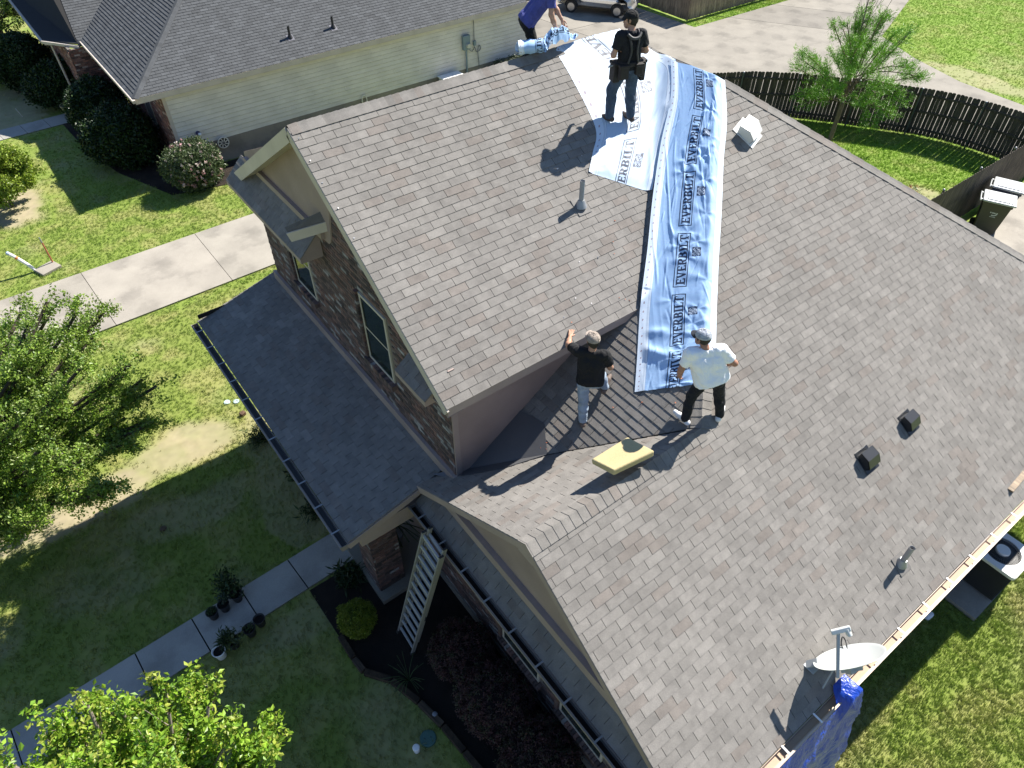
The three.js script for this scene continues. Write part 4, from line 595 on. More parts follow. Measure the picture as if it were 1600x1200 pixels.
function person(o) {
  const J = {}; for (const k in o.J) { const [r, u, f] = o.J[k]; J[k] = V(r, u, -f); }
  const B = [], face = V(o.look[0], o.look[1], -o.look[2]).normalize(), up = V(...(o.headUp ?? [0, 1, 0])).normalize(), side = face.clone().cross(up).normalize(), H = J.head, hp = (r, u, f) => H.clone().addScaledVector(side, r).addScaledVector(up, u).addScaledVector(face, f), mid = (a, b, t) => a.clone().lerp(b, t), fat = o.fat ?? 1;
  const head = [[hp(0, 0.03, -0.015), hp(0, 0.035, 0.02), 0.092, 0.088], [hp(0, -0.02, 0.02), hp(0, -0.085, 0.06), 0.07, 0.042], [hp(0, -0.005, 0.09), hp(0, -0.03, 0.112), 0.009, 0.014], [hp(0, -0.062, 0.085), hp(0, -0.066, 0.09), 0.02, 0.02], ...[-1, 1].flatMap((s) => [[hp(s * 0.082, -0.01, -0.005), hp(s * 0.086, 0.02, -0.012), 0.012, 0.015]]), [hp(0, -0.05, -0.02), J.neck, 0.055, 0.06]];
  const torso = (e) => { const sm = mid(J.shL, J.shR, 0.5), w = mid(J.chest, J.pelvis, 0.6), low = J.pelvis.clone().addScaledVector(J.chest.clone().sub(J.pelvis).normalize(), -0.1), rr = J.shR.clone().sub(J.shL).normalize(), c = []; for (const s of [-1, 1]) c.push([J.chest.clone().addScaledVector(rr, s * 0.085), w.clone().addScaledVector(rr, s * 0.07 * fat), 0.105 * fat + e, 0.095 * fat + e], [w.clone().addScaledVector(rr, s * 0.07 * fat), J.pelvis.clone().addScaledVector(rr, s * 0.07 * fat), 0.098 * fat + e, 0.105 * fat + e], [J.chest.clone().addScaledVector(rr, s * 0.06), mid(sm, s < 0 ? J.shL : J.shR, 0.75), 0.09 + e, 0.062 + e]); c.push([J.shL, J.shR, 0.055 + e, 0.055 + e], [J.pelvis, J.pelvis, 0.1, 0.1]); if (e > 0) c.push([J.pelvis, low, 0.115 * fat + e, 0.112 * fat + e]); if (e > 0) for (const s of [-1, 1]) c.push([J.pelvis.clone().addScaledVector(rr, s * 0.07 * fat), low.clone().addScaledVector(rr, s * 0.07 * fat), 0.105 * fat + e, 0.105 * fat + e]); return c; };
  const limbs = []; for (const s of ['L', 'R']) { limbs.push([J['sh' + s], J['el' + s], 0.056, 0.042], [J['el' + s], mid(J['el' + s], J['wr' + s], 0.4), 0.042, 0.04], [mid(J['el' + s], J['wr' + s], 0.4), J['wr' + s], 0.04, 0.027], [J['hip' + s], J['kn' + s], 0.085, 0.055], [J['kn' + s], mid(J['kn' + s], J['an' + s], 0.35), 0.053, 0.055], [mid(J['kn' + s], J['an' + s], 0.35), J['an' + s], 0.055, 0.036]); }
  const parts = [fieldMesh([...torso(-0.012), ...limbs, [J.neck, J.chest, 0.06, 0.07]], 0.035, 0.013), fieldMesh(head, 0.022, 0.0055)];
  for (const s of ['L', 'R']) { const h = o['hand' + s]; parts.push(fieldMesh(handPrims(J['wr' + s], V(h.d[0], h.d[1], -h.d[2]), V(h.n[0], h.n[1], -h.n[2]), s === 'L', h.curl), 0.008, 0.0036)); }
  const root = part(numbered('person'), join(parts), mat(o.skin ?? [0.36, 0.19, 0.125], 0.55), scene); tag(root, o.label, 'person'); root.position.set(...o.pos); root.scale.setScalar(o.scale ?? 1); root.rotation.y = Math.atan2(-o.facing[0], -o.facing[1]);
  const cloth = (c, extra = {}) => mat(c, 0.9, { map: TX.cloth, bumpMap: TX.clothB, bumpScale: 0.018, sheen: 0.2, ...extra });
  // shirt
  const wr = (d, x, y, z, a, f) => d + a * (Math.abs(fbm(x * f + y * 2, y * f * 0.8 + z * f, 3, o.seed) - 0.5) * 2 - 0.25);
  const sl = []; for (const s of ['L', 'R']) { const e = mid(J['sh' + s], J['el' + s], o.sleeve ?? 0.68); sl.push([J['sh' + s], mid(J['sh' + s], e, 0.99), 0.084, 0.074]); }
  const axis = J.chest.clone().sub(J.pelvis).normalize(), hem = J.pelvis.clone().addScaledVector(axis, o.hem ?? -0.05), hemS = J.neck.clone();
  const sleeveEnd = ['L', 'R'].map((s) => { const a = J['sh' + s], b = J['el' + s], n = b.clone().sub(a).normalize(); return { p: mid(a, b, o.sleeve ?? 0.68), n, a }; });
  const shirt = fieldMesh([...torso(0.016 + (o.loose ?? 0)), ...sl, [J.neck.clone().addScaledVector(axis, -0.03), J.chest, 0.068, 0.1]], 0.03, 0.011, (d, x, y, z) => { d = wr(d, x, y, z, 0.026, 8.5); const h = -((x - hem.x) * axis.x + (y - hem.y) * axis.y + (z - hem.z) * axis.z); d = Math.max(d, h); for (const s of sleeveEnd) { const q = (x - s.p.x) * s.n.x + (y - s.p.y) * s.n.y + (z - s.p.z) * s.n.z, far = Math.hypot(x - s.p.x, y - s.p.y, z - s.p.z); if (far < 0.11) d = Math.max(d, q); } return Math.hypot(x - J.neck.x, z - J.neck.z) < 0.085 ? Math.max(d, y - J.neck.y - 0.015) : d; });
  part('shirt', shirt, cloth(o.shirt, o.shirt[0] > 0.5 ? { map: null } : {}), root);
  // trousers
  const lg = []; for (const s of ['L', 'R']) lg.push([J['hip' + s], J['kn' + s], 0.102 * (o.leg ?? 1), 0.078 * (o.leg ?? 1)], [J['kn' + s], mid(J['kn' + s], J['an' + s], 0.4), 0.078 * (o.leg ?? 1), 0.076 * (o.leg ?? 1)], [mid(J['kn' + s], J['an' + s], 0.4), J['an' + s], 0.076 * (o.leg ?? 1), 0.064 * (o.leg ?? 1)]);
  const rr = J.hipR.clone().sub(J.hipL).normalize(), waist = J.pelvis.clone().addScaledVector(axis, 0.10); lg.push([J.pelvis.clone().addScaledVector(rr, -0.06), J.pelvis.clone().addScaledVector(rr, 0.06), 0.118 * fat, 0.118 * fat], [waist.clone().addScaledVector(rr, -0.05), waist.clone().addScaledVector(rr, 0.05), 0.108 * fat, 0.108 * fat]);
  part('trousers', fieldMesh(lg, 0.03, 0.011, (d, x, y, z) => { d = wr(d, x, y, z, 0.024, 9); return Math.max(d, (x - waist.x) * axis.x + (y - waist.y) * axis.y + (z - waist.z) * axis.z); }), cloth(o.trousers), root);
  for (const s of ['L', 'R']) { const a = J['an' + s], t = J['to' + s].clone().addScaledVector(J['to' + s].clone().sub(J['an' + s]).setY(0), 0.12), dir = t.clone().sub(a).setY(0).normalize(), heel = a.clone().addScaledVector(dir, -0.05).setY(a.y - 0.055), ball_ = a.clone().addScaledVector(dir, 0.12); ball_.y = t.y + 0.02; part('shoe', fieldMesh([[a.clone().setY(a.y - 0.01), heel, 0.05, 0.042], [heel, ball_, 0.042, 0.044], [ball_, t.clone().setY(t.y + 0.02), 0.044, 0.034], [a, ball_, 0.046, 0.04]], 0.02, 0.007), mat(o.shoe, 0.7), root); }
  // hair, eyes, cap
  part('hair', fieldMesh([[hp(0, 0.03, -0.02), hp(0, 0.03, 0.0), 0.099, 0.095], [hp(0, -0.03, -0.035), hp(0, -0.07, -0.04), 0.07, 0.05]], 0.03, 0.007, (d, x, y, z) => { const v = V(x, y, z).sub(H), f = v.dot(face), u = v.dot(up); return Math.max(d, f - 0.035 - Math.max(0, u - 0.05) * 0.8, -u - 0.085); }), mat(o.hair ?? [0.02, 0.016, 0.013], 0.7), root);
  for (const s of [-1, 1]) part('eye', ball(0.011, ...hp(s * 0.034, 0.012, 0.084).toArray(), 8, 6), mat([0.05, 0.04, 0.035], 0.3), root);
  if (o.cap) {
    const cg = new THREE.SphereGeometry(0.112, 28, 12, 0, Math.PI * 2, 0, Math.PI * 0.52); cg.scale(0.95, 0.92, 1.06); const parts2 = [clean(cg)], br = [];
    for (let k = 0; k < 6; k++) { const sm = new THREE.TorusGeometry(0.113, 0.0022, 4, 12, Math.PI / 2); sm.rotateY(k * Math.PI / 3); sm.scale(0.95, 0.92, 1.06); parts2.push(clean(sm)); } parts2.push(ball(0.009, 0, 0.105, 0, 8, 6, 1, 0.6, 1));
    const cap = part('cap', join(parts2), cloth(o.cap), root), bm = new THREE.Matrix4().makeBasis(side, up, face.clone().negate()); cap.quaternion.setFromRotationMatrix(bm); cap.position.copy(hp(0, 0.048, 0)); if (o.capTurn) cap.rotateY(o.capTurn);
    const nb = 14, vs = []; for (let i = 0; i <= nb; i++) { const a = -1.15 + 2.3 * i / nb, x = Math.sin(a) * 0.104, z = -Math.cos(a) * 0.112, L = 0.075 * Math.cos(a * 1.15) + 0.01; vs.push([[x, 0.008 - 0.1 * x * x * 20 * 0.1, z], [x * 1.06, -0.012 - x * x * 2, z - L]]); }
    const bp = []; for (let i = 0; i < nb; i++) { const [a, b] = vs[i], [c, d] = vs[i + 1]; for (const y of [0, -0.006]) bp.push(a[0], a[1] + y, a[2], c[0], c[1] + y, c[2], b[0], b[1] + y, b[2], b[0], b[1] + y, b[2], c[0], c[1] + y, c[2], d[0], d[1] + y, d[2]); }
    const bg = new THREE.BufferGeometry(); bg.setAttribute('position', new THREE.Float32BufferAttribute(bp, 3)); bg.computeVertexNormals(); part('brim', boxUV(bg), cloth(o.brim ?? o.cap), cap);
  }
  return { root, J, hp, mid, axis };
}
// the man in black on the upper roof
{
  const p = person({ label: 'man in black shirt and cap with tool belt standing on the white film', seed: 1, scale: 0.98, pos: [8.49, 7.90, -8.14], facing: [0.30, -0.95], look: [-0.75, -0.12, 0.66], skin: [0.42, 0.24, 0.17], shirt: [0.012, 0.013, 0.02], leg: 1.12, trousers: [0.095, 0.14, 0.21], shoe: [0.07, 0.045, 0.035], cap: [0.012, 0.012, 0.013],
    J: { head: [0, 1.60, 0.07], neck: [0, 1.455, 0.02], chest: [0, 1.24, 0.0], pelvis: [0, 0.94, 0.0], shL: [-0.195, 1.40, 0.0], elL: [-0.29, 1.13, -0.01], wrL: [-0.18, 1.06, 0.22], shR: [0.195, 1.40, 0.0], elR: [0.29, 1.13, -0.01], wrR: [0.16, 1.08, 0.22], hipL: [-0.095, 0.9, 0], knL: [-0.2, 0.52, 0.10], anL: [-0.25, 0.13, 0.0], toL: [-0.36, 0.05, 0.15], hipR: [0.095, 0.9, 0], knR: [0.13, 0.48, 0.06], anR: [0.14, 0.09, -0.03], toR: [0.11, 0.02, 0.17] }, handL: { d: [0.4, -0.1, 0.9], n: [0.8, 0, -0.2], curl: 0.6 }, handR: { d: [-0.5, -0.1, 0.85], n: [-0.8, 0, -0.2], curl: 0.6 } });
  const lea = mat([0.035, 0.026, 0.022], 0.75, { map: TX.cloth }), belt = new THREE.TorusGeometry(0.15, 0.026, 8, 32); belt.rotateX(Math.PI / 2); belt.scale(1.18, 1.5, 0.95); belt.translate(0, 0.99, 0); part('tool_belt', clean(belt), lea, p.root);
  for (const [x, z, w, h, d] of [[-0.21, 0.04, 0.12, 0.30, 0.19], [-0.14, -0.13, 0.16, 0.22, 0.10], [0.20, -0.02, 0.11, 0.24, 0.17], [0.12, -0.15, 0.13, 0.17, 0.08], [0.27, 0.02, 0.09, 0.33, 0.14]]) part('pouch', join(rbx(w, h, d, 0.02, x, 0.97 - h / 2 + 0.02, -z), rbx(w + 0.02, 0.05, d + 0.02, 0.015, x, 0.98, -z)), lea, p.root);
  part('hammer', join(rod([-0.2, 0.98, 0.02], [-0.31, 0.93, -0.05], 0.012), rod([-0.33, 0.95, -0.02], [-0.30, 0.90, -0.10], 0.014)), MT.galv, p.root);
  for (const s of [-1, 1]) part('suspender', tube([[s * 0.09, 1.02, 0.155], [s * 0.05, 1.2, 0.155], [s * 0.075, 1.36, 0.125], [s * 0.10, 1.475, 0.02], [s * 0.105, 1.38, -0.12], [s * 0.09, 1.1, -0.14]], 0.017, 30, 6), mat([0.03, 0.03, 0.033], 0.6), p.root);
  part('yoke', tube([[-0.12, 1.45, 0.09], [-0.05, 1.40, 0.145], [0.05, 1.40, 0.145], [0.12, 1.45, 0.09]], 0.026, 20, 6), mat([0.04, 0.04, 0.043], 0.6), p.root);
}
// the man in purple bending over the ridge
person({ label: 'man in purple T shirt bending over the film roll behind the ridge', seed: 2, pos: [7.86, 8.34, -9.98], facing: [0.88, 0.47], look: [0.1, -0.45, 0.9], headUp: [0, 0.9, 0.45], skin: [0.44, 0.25, 0.17], shirt: [0.12, 0.135, 0.50], trousers: [0.014, 0.014, 0.016], shoe: [0.03, 0.03, 0.03], cap: [0.45, 0.40, 0.32], fat: 1.12,
  J: { head: [-0.02, 1.40, 0.55], neck: [0, 1.30, 0.44], chest: [0, 1.15, 0.30], pelvis: [0, 0.80, 0.0], shL: [-0.2, 1.25, 0.38], elL: [-0.26, 0.95, 0.50], wrL: [-0.16, 0.72, 0.64], shR: [0.2, 1.24, 0.36], elR: [0.27, 0.95, 0.36], wrR: [0.26, 0.70, 0.46], hipL: [-0.1, 0.76, 0], knL: [-0.14, 0.44, 0.12], anL: [-0.15, 0.09, 0.0], toL: [-0.17, 0.02, 0.18], hipR: [0.1, 0.76, 0], knR: [0.14, 0.46, 0.10], anR: [0.15, 0.12, -0.06], toR: [0.17, 0.05, 0.14] }, handL: { d: [0.1, -0.9, 0.3], n: [0.6, 0, 0.5], curl: 0.7 }, handR: { d: [0.1, -0.7, 0.5], n: [-0.6, 0, 0.4], curl: 0.8 } });
// the man with one hand on the eave
person({ label: 'man in black T shirt, beige cap and pale jeans, one hand on the eave', seed: 3, scale: 0.955, pos: [5.21, 5.13, -5.1], facing: [0.70, -0.71], look: [-0.35, 0.05, 0.9], skin: [0.40, 0.22, 0.14], shirt: [0.012, 0.012, 0.014], trousers: [0.50, 0.62, 0.76], shoe: [0.13, 0.095, 0.075], cap: [0.66, 0.55, 0.46], fat: 1.1,
  J: { head: [0.03, 1.56, 0.24], neck: [0.03, 1.42, 0.19], chest: [0.04, 1.21, 0.16], pelvis: [0.05, 0.90, 0.10], shL: [-0.165, 1.38, 0.18], elL: [-0.33, 1.27, 0.44], wrL: [-0.32, 1.255, 0.65], shR: [0.235, 1.36, 0.17], elR: [0.33, 1.10, 0.20], wrR: [0.28, 0.98, 0.40], hipL: [-0.05, 0.86, 0.1], knL: [-0.03, 0.47, 0.09], anL: [0.0, 0.09, 0.0], toL: [-0.02, 0.06, 0.17], hipR: [0.15, 0.86, 0.1], knR: [0.22, 0.68, 0.46], anR: [0.30, 0.46, 0.42], toR: [0.36, 0.50, 0.60] }, handL: { d: [0.1, 0.05, 1], n: [0, -1, 0.1], curl: 0.08 }, handR: { d: [-0.2, -0.5, 0.8], n: [-0.8, 0, 0], curl: 0.6 } });
// the man in white on the hip
{
  const p = person({ label: 'man in white T shirt and dark trousers standing astride the hip of the roof', seed: 4, scale: 0.945, pos: [6.26, 5.70, -3.78], facing: [0.5, -0.86], look: [-0.55, -0.22, 0.8], skin: [0.36, 0.18, 0.12], shirt: [0.90, 0.91, 0.93], trousers: [0.012, 0.014, 0.022], shoe: [0.72, 0.72, 0.72], cap: [0.74, 0.80, 0.90], brim: [0.03, 0.035, 0.05], fat: 1.32, sleeve: 0.72, loose: 0.012,
    J: { head: [-0.22, 1.50, 0.17], neck: [-0.18, 1.37, 0.10], chest: [-0.13, 1.16, 0.08], pelvis: [-0.03, 0.88, 0.0], shL: [-0.385, 1.30, 0.10], elL: [-0.47, 1.02, 0.08], wrL: [-0.42, 0.80, 0.20], shR: [0.055, 1.33, 0.08], elR: [0.26, 1.13, 0.0], wrR: [0.14, 0.99, 0.17], hipL: [-0.14, 0.84, 0], knL: [-0.23, 0.47, 0.05], anL: [-0.27, 0.08, -0.02], toL: [-0.36, 0.02, 0.14], hipR: [0.08, 0.84, 0], knR: [0.19, 0.48, 0.05], anR: [0.26, 0.09, -0.02], toR: [0.36, 0.05, 0.13] }, handL: { d: [0.1, -0.9, 0.3], n: [0.7, 0, 0.4], curl: 0.75 }, handR: { d: [-0.9, -0.3, 0.2], n: [-0.2, 0, -0.9], curl: 0.5 } });
  const w = p.J.wrL.clone().multiplyScalar(0.945); const ph = rbx(0.075, 0.15, 0.012, 0.006); ph.rotateX(0.5); ph.translate(w.x + 0.03, w.y - 0.10, w.z - 0.06); single('phone', ph, mat([0.02, 0.012, 0.012], 0.25), 'dark phone held in the lowered hand of the man in white', 'phone', null, p.root.position.toArray()).rotation.y = p.root.rotation.y;
}

// ---------- the neighbour's house ----------
{
  const NZ = -26.95, EZ = -26.72, EY = 3.1, CX = 4.12, q = 0.56, nh = thing('neighbour_house', 'cream sided single storey house with dark grey roof across the driveway', 'house');
  const top = 5.2, pS = mkPlane([0, EY - q * EZ * -1 * -1, 0], [1, 0, 0], [0, -q, 1]); pS.o.set(0, EY + q * EZ, 0);
  const yS = (x, z) => EY + q * (EZ - z), pF = mkPlane([CX, EY, 0], [0, 0, 1], [-1, -q, 0]), yF = (x) => EY + q * (x - CX);
  const nCol = (i, j, s, x, z) => { const k = 0.86 + 0.28 * hash2(i, j, s), c = hash2(i, j, s + 3) > 0.7 ? 1.1 : 1; return [0.108 * k * c, 0.116 * k * c, 0.125 * k * c]; };
  const vz = -32.6, deck = part('roof', join(solid([[CX, EY - 0.012, EZ], [22, EY - 0.012, EZ], [22, yS(0, -34) - 0.012, -34], [CX + 7.28, yS(0, -34) - 0.012, -34]], 0.03), solid([[CX, EY - 0.012, -36.2], [CX, EY - 0.012, EZ], [CX + 9, yF(CX + 9) - 0.012, EZ - 9], [CX + 9, yF(CX + 9) - 0.012, -40]], 0.03)), MT.deck, nh);
  const it = [...tabs(pS, [[CX, EZ + 0.02], [21, EZ + 0.02], [21, -31.5], [CX + 4.8, -31.5]], yS, vE(pS, 0, EY, EZ + 0.02), { seed: 100, color: nCol, lift: 0.012, slot: 0.004 }), ...tabs(pF, [[CX - 0.02, EZ], [CX + 5.2, EZ - 5.2], [CX + 5.2, -40], [CX - 0.02, -33.6]], (x) => yF(x), 0.02, { seed: 110, color: nCol, lift: 0.02, slot: 0.004 })];
  stuff(part('shingle_courses', mergeGeometries(it.map((s) => s.g)), MT.shingle, deck));
  const h = V(1, q, -1).normalize(), A = V(CX, EY, EZ), d1 = V(1, 0, 1).addScaledVector(h, 0), dS = pS.v.clone().addScaledVector(h, -pS.v.dot(h)).normalize(), dF = pF.v.clone().addScaledVector(h, -pF.v.dot(h)).normalize();
  for (let s = 0, i = 0; s < 8; s += 0.2, i++) { const q0 = A.clone().addScaledVector(h, s), q1 = A.clone().addScaledVector(h, s + 0.22), u = V(0, 0.02 + 0.001 * (i % 2), 0), gs = []; for (const d of [dS, dF]) { const f = [q0.clone().add(u), q1.clone().add(V(0, 0.028, 0)), q1.clone().addScaledVector(d, 0.15).add(V(0, 0.028, 0)), q0.clone().addScaledVector(d, 0.15).add(u)]; gs.push(solid(d === dS ? f.reverse() : f, 0.008)); } part('ridge_cap', tint(join(gs), nCol(i, 2, 120)), MT.shingle, deck); }
  // the wing that comes forward on the left: a side slope with a valley, and a steep front
  const wz = -33.4, yW = (z) => EY - 0.12 + 0.60 * (wz - z), pW = mkPlane([0, EY - 0.12 + 0.6 * wz, 0], [1, 0, 0], [0, -0.6, 1]); const rx = 3.92;
  const wing = part('roof', join(solid([[rx, yW(wz) - 0.015, wz], [CX + 0.4, yW(wz) - 0.015, wz], [11, yW(-40) - 0.015, -40], [rx + 0.1, yW(-40) - 0.015, -40]], 0.03), solid([[2.95, EY - 0.18, -46], [2.95, EY - 0.18, wz - 1.6], [rx + 0.06, yW(wz) + 0.05, wz], [rx + 0.9, yW(-37) - 0.0, -40]], 0.03)), MT.deck, nh);
  stuff(part('shingle_courses', mergeGeometries(tabs(pW, [[rx, wz], [CX + 0.5, wz], [CX + 6.2, -39.2], [rx + 0.8, -39.2]], (x, z) => yW(z), vE(pW, 0, yW(wz), wz), { seed: 130, color: nCol, lift: 0.012 }).map((s) => s.g)), MT.shingle, wing));
  part('front_slope', solid([[2.93, EY - 0.14, -46], [2.93, EY - 0.14, wz - 1.6], [rx + 0.04, yW(wz) + 0.08, wz], [rx + 1.05, yW(-37) + 0.15, -40]], 0.02), mat([0.022, 0.028, 0.036], 0.95, { map: TX.gran }), wing);  // side of the roof turned from the sun, shade put into its colour
  part('gutter', join(bx(0.1, 0.1, 7.0, CX - 0.05, EY - 0.07, -30.1), bx(0.1, 0.1, 11, 2.9, EY - 0.22, -40.6), beam([2.9, EY - 0.2, wz - 1.6], [rx, EY - 0.16, wz], 0.1, 0.1)), MT.creamTrim, nh);
  part('downspout', join(rod([3.15, EY - 0.25, wz - 1.5], [3.2, 0.7, wz - 1.5], 0.045), beam([2.95, EY - 0.28, wz - 1.6], [3.15, EY - 0.3, wz - 1.5], 0.08, 0.08)), MT.creamTrim, nh);
  part('fascia', join(bx(17.9, 0.17, 0.03, CX + 8.95, EY - 0.095, EZ + 0.012), bx(17.9, 0.02, 0.3, CX + 8.95, EY - 0.19, EZ - 0.12)), MT.creamTrim, nh);
  const wall = part('siding_wall', bx(16.6, 2.3, 0.1, 13.3, 1.95, NZ - 0.06), mat([0.25, 0.23, 0.2], 0.8), nh), cw = [0, 1, 2].map((i) => mat([[0.84, 0.79, 0.70], [0.825, 0.775, 0.685], [0.85, 0.80, 0.715]][i], 0.6, { map: TX.paint }));  // dark backing shows in the board gaps as painted lap shadow lines
  for (let y = 0.86, j = 0; y < 2.9; y += 0.165, j++) for (let x = 5.12 - (j * 1.37 % 3.6), i = 0; x < 21.6; x += 3.66, i++) { const a = Math.max(5.12, x), b = Math.min(21.6, x + 3.655); if (b - a < 0.1) continue; part('siding_board', solid([[a, y + 0.013, NZ + 0.022], [b, y + 0.013, NZ + 0.022], [b, y + 0.165, NZ + 0.004], [a, y + 0.165, NZ + 0.004]], 0.012), cw[(i + j * 2) % 3], wall); }
  part('corner_board', bx(0.12, 2.2, 0.03, 5.06, 1.92, NZ + 0.008), MT.creamTrim, wall); part('frieze_board', bx(16.4, 0.1, 0.024, 13.3, 2.9, NZ + 0.006), MT.creamTrim, wall);
  part('foundation', bx(16.6, 0.86, 0.12, 13.3, 0.43, NZ - 0.045), mat([0.42, 0.38, 0.33], 0.95, { map: TX.conc }), nh);
  const bw = part('brick_wall', join(bx(0.12, 2.9, 6.4, 5.06, 1.45, -30.2), bx(1.2, 2.9, 0.12, 4.2, 1.45, -33.45), bx(0.12, 2.9, 9, 3.55, 1.45, -38)), MT.mortar, nh), nb = [];
  brickFace([4.995, 0, 0], [0, 0, 1], [-1, 0, 0], [[-33.3, 0.2], [-26.96, 0.2], [-26.96, 2.95], [-33.3, 2.95]], [[-30.3, 0.9, -29.2, 2.3]], 140, nb); brickFace([0, 0, NZ + 0.004], [1, 0, 0], [0, 0, 1], [[4.99, 0.2], [5.0, 0.2], [5.0, 2.9], [4.99, 2.9]], [], 141, nb); brickFace([0, 0, -33.385], [1, 0, 0], [0, 0, 1], [[3.5, 0.2], [5.0, 0.2], [5.0, 2.9], [3.5, 2.9]], [], 142, nb); brickFace([3.485, 0, 0], [0, 0, 1], [-1, 0, 0], [[-42, 0.2], [-33.4, 0.2], [-33.4, 2.8], [-42, 2.8]], [], 143, nb);
  const warm = nb.map((b) => { const c = b.g.attributes.color; for (let i = 0; i < c.count; i++) c.setXYZ(i, c.getX(i) * 1.75, c.getY(i) * 1.35, c.getZ(i) * 1.15); return b.g; }); stuff(part('brick_courses', mergeGeometries(warm), MT.brick, bw));
  const nw = thingPart('window', nh); part('frame', join(bx(0.06, 1.4, 0.06, 5.0, 1.6, -30.28), bx(0.06, 1.4, 0.06, 5.0, 1.6, -29.22), bx(0.06, 0.06, 1.0, 5.0, 2.28, -29.75), bx(0.06, 0.06, 1.0, 5.0, 0.92, -29.75)), MT.frame, nw); part('pane', bx(0.02, 1.3, 1.0, 5.015, 1.6, -29.75), MT.glass, nw);
  for (const x of [10.3, 12.1]) { const y = yS(0, -27.55) , o = pipe(x < 11 ? 'black vent pipe on the grey roof, the left one' : 'black vent pipe on the grey roof, the right one', pS, x, y, -27.55, 0.4, MT.black, 0.045); o.children[1].material = MT.black; o.children[0].material = mat([0.1, 0.1, 0.12], 0.5); }
  // things on its wall
  const em = thing('electric_meter', 'grey electric meter box with round glass and conduit on the cream wall', 'electric meter', [17.85, 2.0, NZ + 0.02]), eg = mat([0.22, 0.30, 0.34], 0.5, { map: TX.paint });
  part('box', rbx(0.36, 0.6, 0.16, 0.02, -0.05, 0.02, 0.09), eg, em); part('dial', join(rod([0.0, -0.1, 0.17], [0.0, -0.1, 0.26], 0.1, 0.09, 18)), mat([0.5, 0.5, 0.42], 0.15), em); part('conduit', join(rod([-0.05, -0.3, 0.08], [-0.05, -1.6, 0.08], 0.04)), eg, em); part('cable', join(rod([0.42, 1.0, 0.03], [0.42, -0.3, 0.03], 0.014), tube([[0.1, -0.3, 0.06], [0.25, -0.42, 0.07], [0.42, -0.3, 0.06], [0.5, -0.5, 0.06], [0.72, -0.42, 0.06], [0.66, -0.24, 0.06], [0.58, -0.4, 0.06], [0.62, -1.0, 0.05], [0.62, -1.2, 0.05]], 0.016, 40)), mat([0.16, 0.17, 0.18], 0.6), em); part('junction_box', rbx(0.13, 0.2, 0.08, 0.01, 0.42, -0.12, 0.05), eg, em);
  const hr = thing('hose_reel', 'round white hose reel with spoked face below the cream wall', 'hose reel', [6.58, 0.78, NZ + 0.16]), hm = mat([0.62, 0.60, 0.54], 0.5); part('drum', rod([0, 0, -0.12], [0, 0, 0.0], 0.17, 0.17, 24), hm, hr);
  part('rim', clean(new THREE.TorusGeometry(0.20, 0.025, 8, 32)), hm, hr); part('back_plate', rod([0, 0, 0.0], [0, 0, 0.012], 0.2, 0.2, 28), mat([0.03, 0.03, 0.03], 0.9), hr); part('hub', rod([0, 0, 0.0], [0, 0, 0.04], 0.06, 0.055, 16), mat([0.12, 0.12, 0.12], 0.7), hr); for (let k = 0; k < 8; k++) { const a = k * Math.PI / 4; part('spoke', beam([Math.cos(a) * 0.05, Math.sin(a) * 0.05, 0.02], [Math.cos(a + 0.35) * 0.19, Math.sin(a + 0.35) * 0.19, 0.02], 0.035, 0.012, V(0, 0, 1)), hm, hr); }
  const wl = thing('wall_lamp', 'small round white fitting on the cream wall above the rose bush', 'wall lamp', [5.82, 1.32, NZ + 0.03]); part('plate', rod([0, 0, 0], [0, 0, 0.05], 0.085, 0.08, 16), mat([0.03, 0.03, 0.12], 0.4), wl); part('dome', ball(0.065, 0.03, -0.03, 0.08, 14, 10), MT.white, wl);
  const bxn = thing('white_box', 'low white utility box standing at the foot of the cream wall', 'utility box', [16.75, 0, NZ + 0.55]); part('cabinet', rbx(1.0, 0.9, 0.8, 0.03, 0, 0.45, 0), mat([0.55, 0.55, 0.54], 0.5), bxn); part('lid', rbx(1.06, 0.06, 0.86, 0.02, 0, 0.93, 0), MT.white, bxn);
  single('faucet_pipe', tube([[12.55, 0.3, NZ + 0.1], [12.55, 0.95, NZ + 0.1], [12.63, 1.02, NZ + 0.1], [12.72, 0.95, NZ + 0.1], [12.72, 0.3, NZ + 0.1]], 0.025, 30), MT.cream, 'small bent cream pipe at the foot of the cream wall', 'pipe');
}

